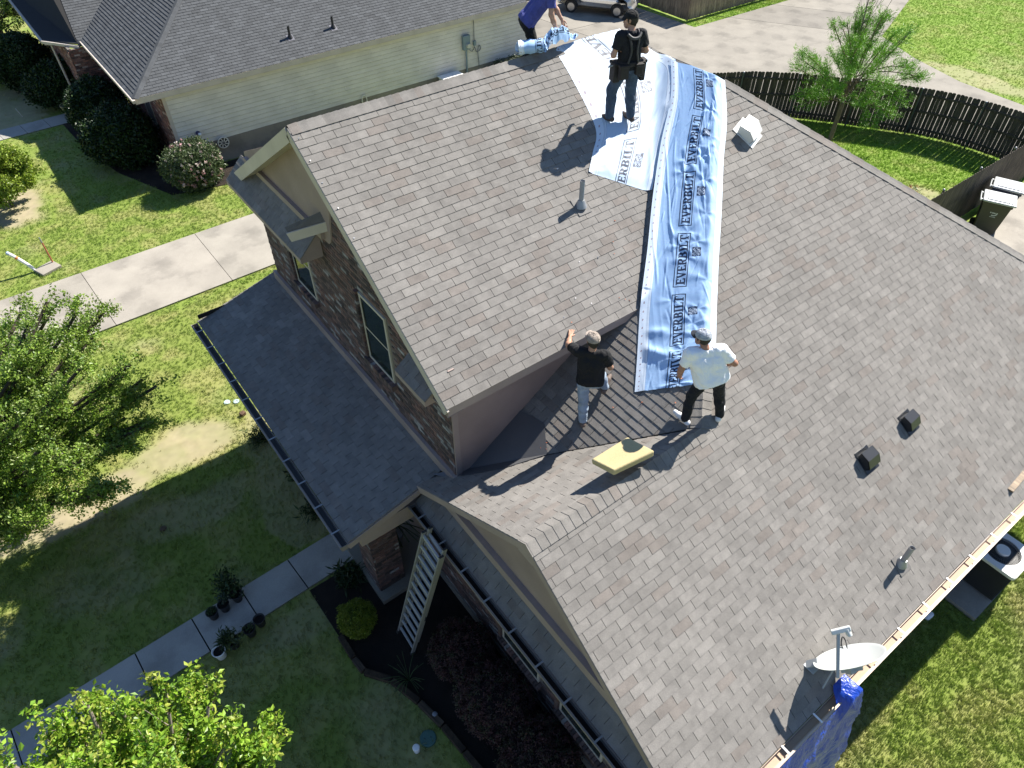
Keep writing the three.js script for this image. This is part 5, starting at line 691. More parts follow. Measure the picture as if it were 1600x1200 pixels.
// ---------- fences ----------
function fence(name, label, path, o = {}) {
  const t = thing(name, label, 'fence'), { h = 1.83, w = 0.138, gap = 0.012, mats = MT.picket, rails = true, inner = 1, posts = 2.3, y0 = 0.05, rng = rand(o.seed ?? 5), dog = true } = o;
  const V2 = path.map(([x, z]) => V(x, 0, z)), segs = []; let tot = 0; for (let i = 0; i + 1 < V2.length; i++) { const L = V2[i].distanceTo(V2[i + 1]); segs.push([tot, L, V2[i], V2[i + 1]]); tot += L; }
  const at = (s) => { const g = segs.find(([a, L]) => s <= a + L + 1e-6) ?? segs.at(-1), k = clamp((s - g[0]) / g[1], 0, 1), d = g[3].clone().sub(g[2]).normalize(); return [g[2].clone().lerp(g[3], k), d]; };
  const shapeG = []; for (let k = 0; k < 3; k++) { const W = w / 2, sh = new THREE.Shape(); sh.moveTo(-W, 0); sh.lineTo(W, 0); sh.lineTo(W, h - 0.035); sh.lineTo(W - 0.03, h); sh.lineTo(-W + 0.03, h); sh.lineTo(-W, h - 0.035); const g = new THREE.ExtrudeGeometry(sh, { depth: 0.017, bevelEnabled: false }); g.translate(k * 0.3, 0, -0.0085); const b = boxUV(g); b.translate(-k * 0.3, 0, 0); shapeG.push(b); }
  let n = 0; for (let s = w / 2; s < tot; s += w + gap) { const [p, d] = at(s), m = part('picket', shapeG[Math.floor(rng() * 3)], mats[Math.floor(rng() * mats.length)], t); m.position.set(p.x, y0 + (rng() - 0.5) * 0.02, p.z); m.rotation.set(0, Math.atan2(-d.z, d.x), (rng() - 0.5) * 0.012); if (++n > 290) break; }
  if (rails) for (const [, , a, b] of segs) { const d = b.clone().sub(a).normalize(), nn = V(-d.z, 0, d.x).multiplyScalar(0.035 * inner); for (const y of [0.3, 0.98, 1.62]) part('rail', beam([a.x + nn.x, y, a.z + nn.z], [b.x + nn.x, y, b.z + nn.z], 0.04, 0.085), mats[0], t); }
  if (rails) for (let s = 0.6; s < tot; s += posts) { const [p, d] = at(s), nn = V(-d.z, 0, d.x).multiplyScalar(0.085 * inner); part('post', rod([p.x + nn.x, 0, p.z + nn.z], [p.x + nn.x, 1.86, p.z + nn.z], 0.035, 0.035, 10), mat([0.10, 0.115, 0.12], 0.5, { metalness: 0.5 }), t); part('post_cap', ball(0.045, p.x + nn.x, 1.87, p.z + nn.z, 10, 6), mat([0.3, 0.3, 0.3], 0.4, { metalness: 0.5 }), t); }
  return t;
}
fence('picket_fence', 'weathered dark picket fence curving round the back lawn, seen from its rail side', [[22.6, -19.0], [24.0, -18.4], [25.6, -17.45], [26.9, -16.2], [28.0, -14.7], [29.0, -13.2], [29.7, -12.1], [30.1, -11.1], [30.35, -10.0], [30.42, -8.9], [30.35, -7.75]], { inner: 1, seed: 6, gap: 0.009 });
fence('picket_fence', 'grey brown picket fence behind the two wheeled bins', [[30.3, -7.68], [26, -7.66], [20.5, -7.64]], { inner: 1, seed: 7, gap: 0.004, mats: [0, 1, 2].map((i) => mat([[0.235, 0.195, 0.16], [0.21, 0.175, 0.145], [0.255, 0.215, 0.175]][i], 0.9, { map: TX.wood })) });
fence('picket_fence', 'bleached tan picket fence corner across the concrete alley by the parked car', [[31.9, -46], [32.25, -36], [32.35, -27.05], [36, -26.98], [46, -26.85]], { inner: 1, seed: 8, gap: 0.004, mats: MT.picketTan, rails: false });

// ---------- bins, fan unit, car ----------
function bin(label, pos, ry, body, logo, extra) {
  const t = thing('wheeled_bin', label, 'wheeled bin', pos, ry), m = mat(body, 0.5, { map: TX.paint }), lid = mat([0.50, 0.51, 0.50], 0.28);
  const prof = (w0, d0, w1, d1, y0, y1) => { const g = new THREE.BoxGeometry(1, 1, 1), p = g.attributes.position; for (let i = 0; i < p.count; i++) { const u = p.getY(i) > 0; p.setXYZ(i, p.getX(i) * (u ? w1 : w0), u ? y1 : y0, p.getZ(i) * (u ? d1 : d0)); } g.computeVertexNormals(); return boxUV(g); };
  t.scale.setScalar(1.18); part('body', join(prof(0.46, 0.52, 0.58, 0.70, 0.07, 0.98), prof(0.62, 0.74, 0.62, 0.74, 0.94, 1.0)), m, t);
  const l = new RoundedBoxGeometry(0.66, 0.06, 0.82, 3, 0.025); l.translate(0, 1.035, 0.02); part('lid', join(clean(l), rbx(0.5, 0.03, 0.62, 0.012, 0, 1.07, 0.03)), lid, t); part('handle', join(rod([-0.26, 1.0, -0.44], [0.26, 1.0, -0.44], 0.018), rbx(0.06, 0.05, 0.12, 0.01, -0.2, 1.0, -0.39), rbx(0.06, 0.05, 0.12, 0.01, 0.2, 1.0, -0.39)), lid, t);
  for (const s of [-1, 1]) { const w = part('wheel', rod([s * 0.22, 0.11, -0.27], [s * 0.27, 0.11, -0.27], 0.11, 0.11, 18), MT.rubber, t); }
  if (logo) { const g = []; const sh = new THREE.Shape(); sh.absarc(0, 0, 0.085, -Math.PI / 2, Math.PI / 2); sh.lineTo(-0.05, 0.085); sh.lineTo(-0.05, 0.055); sh.lineTo(0, 0.055); sh.absarc(0, 0, 0.055, Math.PI / 2, -Math.PI / 2, true); sh.lineTo(-0.05, -0.055); sh.lineTo(-0.05, -0.085); for (const q of [new THREE.ShapeGeometry(sh, 16), new THREE.PlaneGeometry(0.09, 0.028).translate(-0.01, 0.0, 0), new THREE.PlaneGeometry(0.028, 0.05).translate(-0.085, 0.01, 0), new THREE.PlaneGeometry(0.15, 0.012).translate(0, -0.115, 0)]) g.push(clean(q)); const L = join(g); L.rotateX(-0.065); L.rotateY(-Math.PI / 2); L.translate(-0.2755, 0.72, 0.02); part('emblem', L, mat([0.6, 0.6, 0.58], 0.5), t); }
  return t;
}
bin('brown wheeled bin with pale lid and emblem, nearer the roof edge', [24.98, 0.03, -6.78], 0.42, [0.085, 0.075, 0.065], true);
bin('blue black wheeled bin with pale lid, farther along the fence', [26.05, 0.03, -7.0], 0.36, [0.035, 0.045, 0.09], false);
{
  const t = thing('outdoor_fan_unit', 'air conditioner outdoor unit with round fan grille beside the right wall', 'air conditioner', [12.24, 0.12, -0.16]), dk = mat([0.05, 0.05, 0.048], 0.6), top = mat([0.72, 0.71, 0.68], 0.4);
  t.scale.setScalar(1.1); part('cabinet', rbx(0.74, 0.78, 0.74, 0.05, 0, 0.39, 0), MT.black, t); for (let k = 0; k < 22; k++) part('louvre', join(bx(0.78, 0.014, 0.78, 0, 0.05 + k * 0.034, 0)), dk, t);
  const sh = new THREE.Shape(); const R = 0.41; sh.moveTo(-R + 0.08, -R); sh.lineTo(R - 0.08, -R); sh.quadraticCurveTo(R, -R, R, -R + 0.08); sh.lineTo(R, R - 0.08); sh.quadraticCurveTo(R, R, R - 0.08, R); sh.lineTo(-R + 0.08, R); sh.quadraticCurveTo(-R, R, -R, R - 0.08); sh.lineTo(-R, -R + 0.08); sh.quadraticCurveTo(-R, -R, -R + 0.08, -R); const ho = new THREE.Path(); ho.absarc(0, 0, 0.31, 0, Math.PI * 2, true); sh.holes.push(ho);
  const tg = new THREE.ExtrudeGeometry(sh, { depth: 0.05, bevelEnabled: true, bevelSize: 0.012, bevelThickness: 0.012, bevelSegments: 2, curveSegments: 24 }); tg.rotateX(-Math.PI / 2); tg.translate(0, 0.79, 0); part('top_panel', boxUV(tg), top, t);
  const wires = []; for (let k = 0; k < 48; k++) { const a = k / 48 * Math.PI * 2; wires.push(beam([Math.cos(a) * 0.09, 0.85, Math.sin(a) * 0.09], [Math.cos(a) * 0.315, 0.83, Math.sin(a) * 0.315], 0.005, 0.005)); } for (const r of [0.15, 0.22, 0.28]) { const g = new THREE.TorusGeometry(r, 0.003, 5, 40); g.rotateX(Math.PI / 2); g.translate(0, 0.842, 0); wires.push(clean(g)); } part('fan_grille', join(wires), mat([0.12, 0.12, 0.12], 0.4, { metalness: 0.5 }), t); part('hub', join(rod([0, 0.83, 0], [0, 0.88, 0], 0.125, 0.115, 24)), top, t);
  for (let k = 0; k < 4; k++) { const a = k * Math.PI / 2 + 0.3, g = new THREE.BoxGeometry(0.2, 0.01, 0.14); g.rotateX(0.4); g.translate(0.18, 0.72, 0); g.rotateY(a); part('fan_blade', boxUV(g), dk, t); }
  const pad = single('concrete_pad', bx(1.5, 0.1, 1.0, 11.98, 0.06, -0.22), mat([0.5, 0.47, 0.42], 0.92, { map: TX.conc }), 'concrete pad under the air conditioner outdoor unit', 'concrete pad');
  single('white_rag', (() => { const g = ball(0.1, 0, 0, 0, 14, 8, 1.3, 0.35, 0.7), p = g.attributes.position; for (let i = 0; i < p.count; i++) { const k = 0.7 + 0.6 * fbm(p.getX(i) * 12 + 5, p.getZ(i) * 12 + p.getY(i) * 9, 3, 2); p.setXYZ(i, p.getX(i) * k, p.getY(i) * k, p.getZ(i) * k); } g.computeVertexNormals(); return g; })(), MT.white, 'crumpled white rag on the shaded grass by the air conditioner', 'rag', null, [10.62, 0.04, -0.32]);
}
{ // the car: only its rear side shows
  const t = thing('parked_car', 'silver hatchback car parked on the concrete by the tan fence', 'car', [29.65, 0.03, -31.27], 2.153), paint = mat([0.52, 0.50, 0.46], 0.28, { metalness: 0.55, clearcoat: 1, clearcoatRoughness: 0.08 });
  const prof = [[-1.95, 0.35], [-2.05, 0.62], [-1.98, 0.95], [-1.75, 1.12], [-1.35, 1.48], [-0.7, 1.58], [0.1, 1.54], [0.75, 1.2], [1.05, 1.0], [1.8, 0.85], [2.0, 0.65], [1.95, 0.35]];
  const secs = 14, pos = [], idx = [], M = 60, crv = new THREE.CatmullRomCurve3(prof.map(([x, y]) => V(x, y, 0)), true, 'catmullrom', 0.35);
  for (let s = 0; s <= secs; s++) { const k = s / secs * 2 - 1, e = Math.pow(1 - Math.pow(Math.abs(k), 5), 0.25); for (let i = 0; i < M; i++) { const p = crv.getPoint(i / M), up = sstep(0.9, 1.5, p.y); pos.push(p.x * lerp(0.90, 1, e), lerp(0.62, p.y, lerp(0.62, 1, e)), k * (0.87 - 0.2 * up)); } }
  for (let s = 0; s < secs; s++) for (let i = 0; i < M; i++) { const a = s * M + i, b = s * M + (i + 1) % M; idx.push(a, b, a + M, b, b + M, a + M); }
  const g = new THREE.BufferGeometry(); g.setAttribute('position', new THREE.Float32BufferAttribute(pos, 3)); g.setIndex(idx); g.computeVertexNormals(); part('body', boxUV(g), paint, t).geometry = (() => { const q = clean(g.clone()); return smooth(boxUV(q)); })();
  for (const [x, sd] of [[-1.3, 1], [1.3, 1], [-1.3, -1], [1.3, -1]]) { const w = part('wheel', join(rod([x, 0.31, sd * 0.70], [x, 0.31, sd * 0.89], 0.31, 0.31, 28)), MT.rubber, t); part('rim', join(rod([x, 0.31, sd * 0.885], [x, 0.31, sd * 0.895], 0.2, 0.2, 24), ...[0, 1, 2, 3, 4].map((k) => { const a = k * 1.2566; return beam([x, 0.31, sd * 0.9], [x + Math.cos(a) * 0.2, 0.31 + Math.sin(a) * 0.2, sd * 0.9], 0.012, 0.06, V(0, 0, 1).cross(V(Math.cos(a), Math.sin(a), 0))); })), mat([0.5, 0.5, 0.5], 0.3, { metalness: 0.8 }), w); part('wheel_arch', (() => { const q = new THREE.TorusGeometry(0.35, 0.045, 8, 24, Math.PI); q.translate(x, 0.33, sd * 0.84); return clean(q); })(), MT.rubber, t); }
  part('bumper', rbx(0.12, 0.16, 1.5, 0.05, -2.02, 0.45, 0), mat([0.3, 0.32, 0.36], 0.3, { metalness: 0.4 }), t); part('licence_plate', bx(0.012, 0.13, 0.32, -2.075, 0.72, 0), mat([0.6, 0.6, 0.6], 0.4), t);
  for (const s of [-1, 1]) { part('tail_light', rbx(0.14, 0.3, 0.16, 0.03, -1.83, 0.95, s * 0.66), mat([0.25, 0.01, 0.012], 0.2), t); }
  part('rear_window', solid([[-1.80, 1.14, -0.56], [-1.80, 1.14, 0.56], [-1.45, 1.46, 0.48], [-1.45, 1.46, -0.48]].reverse(), 0.01), MT.glass, t); for (const s of [-1, 1]) { const f = [[-1.3, 1.06, s * 0.82], [0.7, 1.06, s * 0.82], [0.1, 1.45, s * 0.70], [-1.1, 1.45, s * 0.70]]; part('side_window', solid(s > 0 ? f : f.reverse(), 0.01), MT.glass, t); }
}

// ---------- leaves, shrubs and trees ----------
function leafGeo(n, size, spread, seed, long = 2) { // a sprig of n folded leaves
  const r = rand(seed), pos = [];
  for (let i = 0; i < n; i++) {
    const o = V((r() - 0.5) * spread, (r() - 0.5) * spread, (r() - 0.5) * spread), d = V(r() - 0.5, r() - 0.2, r() - 0.5).normalize(), s = d.clone().cross(V(r() - 0.5, r() - 0.5, r() - 0.5)).normalize(), u = s.clone().cross(d), L = size * (0.7 + 0.6 * r()), W = L / long;
    const a = o, m1 = o.clone().addScaledVector(d, L * 0.5).addScaledVector(s, W * 0.5).addScaledVector(u, W * 0.12), m2 = o.clone().addScaledVector(d, L * 0.5).addScaledVector(s, -W * 0.5).addScaledVector(u, W * 0.12), e = o.clone().addScaledVector(d, L).addScaledVector(u, -W * 0.15);
    for (const p of [a, m1, e, a, e, m2]) pos.push(p.x, p.y, p.z);
  }
  const g = new THREE.BufferGeometry(); g.setAttribute('position', new THREE.Float32BufferAttribute(pos, 3)); g.computeVertexNormals(); g.setAttribute('uv', new THREE.Float32BufferAttribute(new Float32Array(pos.length / 3 * 2), 2)); return g;
}
const leafM = mat([1, 1, 1], 0.42, { transmission: 0.42, thickness: 0, specularIntensity: 0.6 }), leafDull = mat([1, 1, 1], 0.7, { transmission: 0.35, thickness: 0 });
function leaves(name, parent, geo, spots, colors, seed, m = leafM) { // spots [x,y,z,scale,(dirx,diry,dirz)]
  const im = new THREE.InstancedMesh(geo, m, spots.length), M = new THREE.Matrix4(), q = new THREE.Quaternion(), q2 = new THREE.Quaternion(), r = rand(seed), c = new THREE.Color();
  spots.forEach((s, i) => { if (s.length > 4) { q.setFromUnitVectors(V(0, 1, 0), V(s[4], s[5], s[6]).normalize()); q.multiply(q2.setFromAxisAngle(V(0, 1, 0), r() * 6.28)); } else q.set(r() - 0.5, r() - 0.5, r() - 0.5, r() - 0.5).normalize(); M.compose(V(s[0], s[1], s[2]), q, V(s[3], s[3], s[3])); im.setMatrixAt(i, M); const a = colors[Math.floor(r() * colors.length)], k = 0.75 + 0.5 * r(); im.setColorAt(i, c.setRGB(a[0] * k, a[1] * k, a[2] * k)); });
  im.name = name; im.castShadow = im.receiveShadow = true; parent.add(im); return stuff(im);
}
function bush(name, label, cat, pos, R, n, geo, colors, seed, o = {}) {
  const t = thing(name, label, cat, pos, 0, o.group), r = rand(seed), spots = [];
  for (let i = 0; i < n; i++) { const u = r() * 2 - 1, a = r() * 6.283, s = Math.sqrt(1 - u * u), d = V(Math.cos(a) * s, u, Math.sin(a) * s); const lump = 0.66 + (o.lump ?? 0.5) * 1.25 * fbm(d.x * 2.2 + 9 + seed, d.z * 2.2 + d.y * 2, 3, seed), k = (o.fill ? Math.pow(r(), 0.4) : 0.82 + 0.2 * r()) * lump; const p = V(d.x * R[0] * k, R[1] + d.y * R[1] * k, d.z * R[2] * k); if (p.y < 0.02) continue; spots.push([p.x, p.y, p.z, 0.75 + 0.5 * r()]); }
  leaves('foliage', t, geo, spots, colors, seed, o.m);
  const st = []; for (let i = 0; i < (o.stems ?? 7); i++) { const a = i * 2.4, k = 0.45 + 0.4 * r(); st.push(rod([0, 0, 0], [Math.cos(a) * R[0] * k * 0.7, R[1] * (1 + 0.5 * k), Math.sin(a) * R[2] * k * 0.7], 0.02, 0.006, 5)); } part('stem', join(st), MT.bark, t);
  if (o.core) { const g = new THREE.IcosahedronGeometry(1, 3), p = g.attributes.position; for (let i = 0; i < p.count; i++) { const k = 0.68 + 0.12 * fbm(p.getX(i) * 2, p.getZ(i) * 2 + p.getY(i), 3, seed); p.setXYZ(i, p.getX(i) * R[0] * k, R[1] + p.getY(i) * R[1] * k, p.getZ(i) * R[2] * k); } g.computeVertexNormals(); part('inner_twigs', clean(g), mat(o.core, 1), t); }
  return t;
}
const small = leafGeo(9, 0.045, 0.10, 11, 1.7), mid9 = leafGeo(9, 0.075, 0.16, 12, 1.8), big = leafGeo(8, 0.095, 0.20, 13, 2.0), tiny = leafGeo(10, 0.026, 0.06, 14, 1.6), cov = leafGeo(9, 0.10, 0.24, 15, 1.6);
const DG = [[0.025, 0.06, 0.012], [0.035, 0.08, 0.014], [0.02, 0.045, 0.012]];
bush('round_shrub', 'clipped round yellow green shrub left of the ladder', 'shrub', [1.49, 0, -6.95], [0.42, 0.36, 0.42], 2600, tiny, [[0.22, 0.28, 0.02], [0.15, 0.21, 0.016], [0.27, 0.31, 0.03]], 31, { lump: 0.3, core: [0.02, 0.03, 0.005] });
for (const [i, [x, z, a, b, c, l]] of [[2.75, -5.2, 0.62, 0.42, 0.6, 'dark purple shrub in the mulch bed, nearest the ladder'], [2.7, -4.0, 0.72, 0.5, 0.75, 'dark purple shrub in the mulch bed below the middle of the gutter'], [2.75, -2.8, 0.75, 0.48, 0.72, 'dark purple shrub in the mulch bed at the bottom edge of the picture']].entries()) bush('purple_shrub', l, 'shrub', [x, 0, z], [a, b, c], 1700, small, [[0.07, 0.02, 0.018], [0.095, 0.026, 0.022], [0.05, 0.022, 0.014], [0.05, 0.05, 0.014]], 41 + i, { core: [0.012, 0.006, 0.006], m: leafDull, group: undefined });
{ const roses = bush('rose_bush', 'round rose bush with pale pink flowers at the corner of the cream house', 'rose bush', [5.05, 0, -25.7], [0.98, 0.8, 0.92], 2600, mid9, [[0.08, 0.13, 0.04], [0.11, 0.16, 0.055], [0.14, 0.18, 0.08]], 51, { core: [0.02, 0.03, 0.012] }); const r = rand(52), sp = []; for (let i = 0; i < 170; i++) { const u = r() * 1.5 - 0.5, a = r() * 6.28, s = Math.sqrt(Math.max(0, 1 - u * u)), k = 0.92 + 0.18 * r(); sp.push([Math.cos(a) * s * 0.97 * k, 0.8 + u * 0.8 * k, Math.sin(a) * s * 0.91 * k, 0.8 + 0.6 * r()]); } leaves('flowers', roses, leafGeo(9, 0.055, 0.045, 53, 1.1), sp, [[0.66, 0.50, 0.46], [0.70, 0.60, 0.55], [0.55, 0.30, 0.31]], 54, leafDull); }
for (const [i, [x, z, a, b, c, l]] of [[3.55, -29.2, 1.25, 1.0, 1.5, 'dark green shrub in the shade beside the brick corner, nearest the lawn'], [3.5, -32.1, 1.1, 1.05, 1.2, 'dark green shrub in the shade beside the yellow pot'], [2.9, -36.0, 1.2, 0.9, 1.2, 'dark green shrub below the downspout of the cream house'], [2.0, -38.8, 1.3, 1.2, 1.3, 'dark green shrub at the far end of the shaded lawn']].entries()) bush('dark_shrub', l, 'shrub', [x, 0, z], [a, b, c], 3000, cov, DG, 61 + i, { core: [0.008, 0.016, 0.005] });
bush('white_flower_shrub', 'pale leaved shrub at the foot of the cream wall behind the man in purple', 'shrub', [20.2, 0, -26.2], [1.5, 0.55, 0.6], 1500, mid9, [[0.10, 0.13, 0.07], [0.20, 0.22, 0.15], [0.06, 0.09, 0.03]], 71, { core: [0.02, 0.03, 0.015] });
bush('small_plant', 'small red and green plant at the foot of the cream wall by the bent pipe', 'plant', [11.5, 0.1, -26.5], [0.3, 0.35, 0.3], 90, small, [[0.08, 0.12, 0.03], [0.30, 0.08, 0.07]], 72, { stems: 4 });
bush('small_plant', 'small bright green plant in the bed beside the rose bush', 'plant', [6.75, 0, -25.1], [0.24, 0.16, 0.24], 90, mid9, [[0.12, 0.2, 0.04]], 73, { stems: 4 });
bush('fern', 'dark fern beside the brick column under the porch eave', 'fern', [1.85, 0, -8.0], [0.2, 0.15, 0.22], 90, leafGeo(7, 0.16, 0.2, 74, 5), [[0.03, 0.06, 0.015]], 75, { fill: true });
bush('rose_plant', 'low plant with red flowers on the back lawn beside the fence', 'plant', [24.6, 0, -9.4], [0.6, 0.3, 0.4], 130, small, [[0.08, 0.16, 0.03], [0.06, 0.12, 0.03], [0.5, 0.03, 0.04]], 76, { fill: true, stems: 5 });
bush('yellow_plant', 'pale yellow green plant in the far corner of the fenced lawn', 'plant', [28.9, 0, -8.3], [0.25, 0.4, 0.25], 60, mid9, [[0.28, 0.3, 0.10]], 77, { fill: true, stems: 4 });
for (const [i, [x, z, l]] of [[2.2, -11.0, 'small spiky plant under the long gutter of the porch'], [2.0, -9.9, 'small leafy plant by the walkway end of the porch bed'], [1.9, -12.7, 'spiky plant at the top end of the porch bed']].entries()) bush('bed_plant', l, 'plant', [x, 0, z], [0.3, 0.2, 0.3], 60, leafGeo(7, 0.15, 0.12, 78 + i, 6), DG, 79 + i, { fill: true, stems: 3 });
{ const t = thing('grass_tuft', 'spiky green tuft of long blades in the mulch by the ladder foot', 'plant', [1.72, 0, -5.45]), r = rand(85), g = []; for (let i = 0; i < 26; i++) { const a = r() * 6.28, L = 0.25 + r() * 0.3, x = Math.cos(a), z = Math.sin(a); g.push(tube([[0, 0, 0], [x * L * 0.3, L * 0.5, z * L * 0.3], [x * L * 0.9, L * (0.35 + 0.3 * r()), z * L * 0.9]], 0.005, 6, 3)); } part('blades', join(g), mat([0.06, 0.1, 0.03], 0.7), t); }

function tree(name, label, base, o) { // branching limbs towards points spread through the crown, sprigs along every twig
  const t = thing(name, label, 'tree', base), r = rand(o.seed), limbs = [], spots = [], C = V(...o.center), R = o.R; let top = V(...o.fork);
  limbs.push(tube([[0, -0.05, 0], [o.fork[0] * 0.4, o.fork[1] * 0.5, o.fork[2] * 0.5], o.fork], o.trunk, 10, 9));
  for (let i = 0; i < o.limbs; i++) {
    const u = o.low + (1 - o.low) * r(), a = i * 2.399 + r() * 0.5, s = Math.sqrt(Math.max(0, 1 - u * u)), k = 0.82 + 0.22 * r(), e = V(C.x + Math.cos(a) * s * R[0] * k, C.y + u * R[1] * k, C.z + Math.sin(a) * s * R[2] * k);
    const f = top.clone().lerp(V(C.x, C.y, C.z), o.spreadUp ? r() * o.spreadUp : 0), m = f.clone().lerp(e, 0.5).add(V((r() - 0.5) * 0.3, 0.12 * R[1] * r(), (r() - 0.5) * 0.3)), crv = new THREE.CatmullRomCurve3([f, m, e]);
    limbs.push(clean(new THREE.TubeGeometry(crv, 8, o.trunk * 0.22, 5)));
    for (let j = 0; j < o.twigs; j++) {
      const tt = 0.25 + 0.75 * Math.pow(r(), 0.8), p = crv.getPoint(tt), dir = crv.getTangent(tt).multiplyScalar(0.9).add(V(r() - 0.5, (r() - 0.5 + o.lift) * 1, r() - 0.5).multiplyScalar(1.5)).normalize(), L = o.twigL * (0.5 + 0.7 * r()) * (1.15 - 0.5 * tt), q = p.clone().addScaledVector(dir, L).add(V(0, -o.droop * L, 0));
      limbs.push(rod(p.toArray(), q.toArray(), 0.012 * (o.tw ?? 1), 0.003, 4, true));
      for (let n = 0; n < o.sprigs; n++) { const w = 0.15 + 0.85 * (n + r()) / o.sprigs, c = p.clone().lerp(q, w); spots.push([c.x + (r() - 0.5) * o.jit, c.y + (r() - 0.5) * o.jit, c.z + (r() - 0.5) * o.jit, (0.7 + 0.6 * r()), ...(o.along ? dir.toArray() : [])]); }
    }
  }
  part('trunk', join(limbs), o.bark ?? MT.bark, t); leaves('crown', t, o.geo, spots, o.colors, o.seed + 1, o.m); return t;
}
const LG = [[0.20, 0.32, 0.035], [0.26, 0.38, 0.05], [0.13, 0.23, 0.03], [0.30, 0.38, 0.10]];
tree('broadleaf_tree', 'large broad green tree on the left lawn beside the driveway', [-4.9, 0, -12.3], { seed: 201, trunk: 0.15, fork: [0.9, 1.7, -0.3], center: [2.65, 3.0, -1.1], R: [2.75, 1.85, 2.9], low: -0.8, limbs: 78, twigs: 22, twigL: 0.75, sprigs: 13, jit: 0.18, tw: 0.5, lift: 0.1, droop: 0.1, geo: leafGeo(8, 0.062, 0.17, 21, 1.7), colors: LG });
tree('young_tree', 'yellow green tree crown at the bottom left over the walkway', [-2.1, 0, -4.15], { seed: 211, trunk: 0.09, fork: [-0.05, 2.0, 0], center: [-0.05, 4.0, -0.25], R: [1.75, 1.55, 1.35], low: -0.3, limbs: 58, twigs: 18, twigL: 0.5, sprigs: 11, jit: 0.1, tw: 0.6, lift: 0.35, droop: 0.0, geo: leafGeo(7, 0.066, 0.12, 22, 1.8), colors: [[0.23, 0.38, 0.03], [0.29, 0.45, 0.045], [0.16, 0.30, 0.03], [0.34, 0.40, 0.06]], bark: mat([0.24, 0.2, 0.16], 0.9) });
tree('young_tree', 'small bright green tree at the left edge beside the shaded lawn', [-0.75, 0, -28.2], { seed: 221, trunk: 0.06, fork: [0, 0.7, 0], center: [0.1, 1.25, 0.1], R: [1.1, 1.1, 1.1], low: -0.7, limbs: 36, twigs: 12, twigL: 0.4, sprigs: 7, jit: 0.1, lift: 0.3, droop: 0, geo: leafGeo(7, 0.085, 0.16, 23, 1.7), colors: [[0.26, 0.36, 0.03], [0.32, 0.4, 0.05], [0.18, 0.27, 0.03]] });
tree('feathery_tree', 'feathery light green tree on the back lawn before the curved fence', [26.6, 0, -13.9], { seed: 231, trunk: 0.085, fork: [0.05, 1.5, 0], center: [0.1, 2.7, 0.1], R: [2.2, 2.0, 2.2], low: -0.75, spreadUp: 0.95, limbs: 42, twigs: 14, twigL: 0.7, sprigs: 6, jit: 0.12, tw: 0.5, lift: 0.15, droop: 0.05, along: true, geo: leafGeo(12, 0.12, 0.14, 24, 9), colors: [[0.25, 0.48, 0.05], [0.30, 0.54, 0.07], [0.18, 0.38, 0.04]], bark: mat([0.2, 0.15, 0.11], 0.9) });
{ const t = scene.children.at(-1), r = rand(240), g = [rod([0.05, 1.4, 0], [0.3, 5.6, -0.5], 0.06, 0.012, 7)]; for (let i = 0; i < 26; i++) { const y = 3.0 + 2.3 * r(), k = (y - 1.4) / 4.2, b = V(0.05 + 0.25 * k, y, -0.5 * k), a = r() * 6.28, L = 0.5 + 0.9 * r(); g.push(tube([b.toArray(), [b.x + Math.cos(a) * L * 0.4, y + L * 0.45, b.z + Math.sin(a) * L * 0.4], [b.x + Math.cos(a) * L * 0.6, y + L * 1.1, b.z + Math.sin(a) * L * 0.6]], 0.008, 6, 4)); } part('bare_twigs', join(g), mat([0.2, 0.17, 0.12], 0.9), t); }
for (const [i, [x, z, s, l]] of [[0.8, -41.5, 1.5, 'leafy tree in the top left corner, nearest the dark shrubs'], [-1.6, -44.5, 1.9, 'leafy tree in the top left corner at the picture edge'], [2.2, -46, 1.7, 'leafy tree behind the dark shrubs in the top left corner']].entries()) tree('broadleaf_tree', l, [x, 0, z], { seed: 251 + i * 5, trunk: 0.12, fork: [0, 1.0, 0], center: [0, 2.0, 0], R: [1.5 * s, 1.2 * s, 1.5 * s], low: -0.6, limbs: 26, twigs: 9, twigL: 0.8, sprigs: 6, jit: 0.2, lift: 0.1, droop: 0.1, geo: cov, colors: i === 1 ? LG : [...LG, ...DG] });

// ---------- pots on the walkway and garden bits ----------
function pot(label, x, z, k, m, plant, group) {
  const t = thing('plant_pot', label, 'plant pot', [x, 0.042, z], x * 3, group);
  part('pot', lathe([[0.001, 0.005], [0.075 * k, 0.005], [0.10 * k, 0.19 * k], [0.112 * k, 0.2 * k], [0.112 * k, 0.215 * k], [0.1 * k, 0.215 * k], [0.09 * k, 0.17 * k], [0.001, 0.17 * k]], 22), m, t); part('compost', rod([0, 0.165 * k, 0], [0, 0.178 * k, 0], 0.092 * k, 0.092 * k, 18), MT.soil, t);
  if (plant) { const r = rand(plant.seed), sp = [], st = []; for (let i = 0; i < plant.n; i++) { const a = r() * 6.28, d = Math.sqrt(r()) * plant.r, y = 0.2 * k + r() * plant.h; sp.push([Math.cos(a) * d + plant.lean[0] * y, y, Math.sin(a) * d + plant.lean[1] * y, 0.7 + 0.6 * r()]); if (i % 7 === 0) st.push(rod([0, 0.17 * k, 0], sp.at(-1).slice(0, 3), 0.006, 0.002, 4)); } leaves('foliage', t, plant.geo, sp, plant.col, plant.seed); part('stem', join(st), MT.bark, t); }
  return t;
}
const pl1 = [[0.035, 0.075, 0.02], [0.05, 0.09, 0.03]], pm = MT.black;
pot('black plant pot on the lawn side of the walkway, bare, farthest from the porch', -0.70, -8.84, 1.05, pm, { seed: 301, n: 10, r: 0.06, h: 0.08, lean: [0, 0], geo: small, col: pl1 });
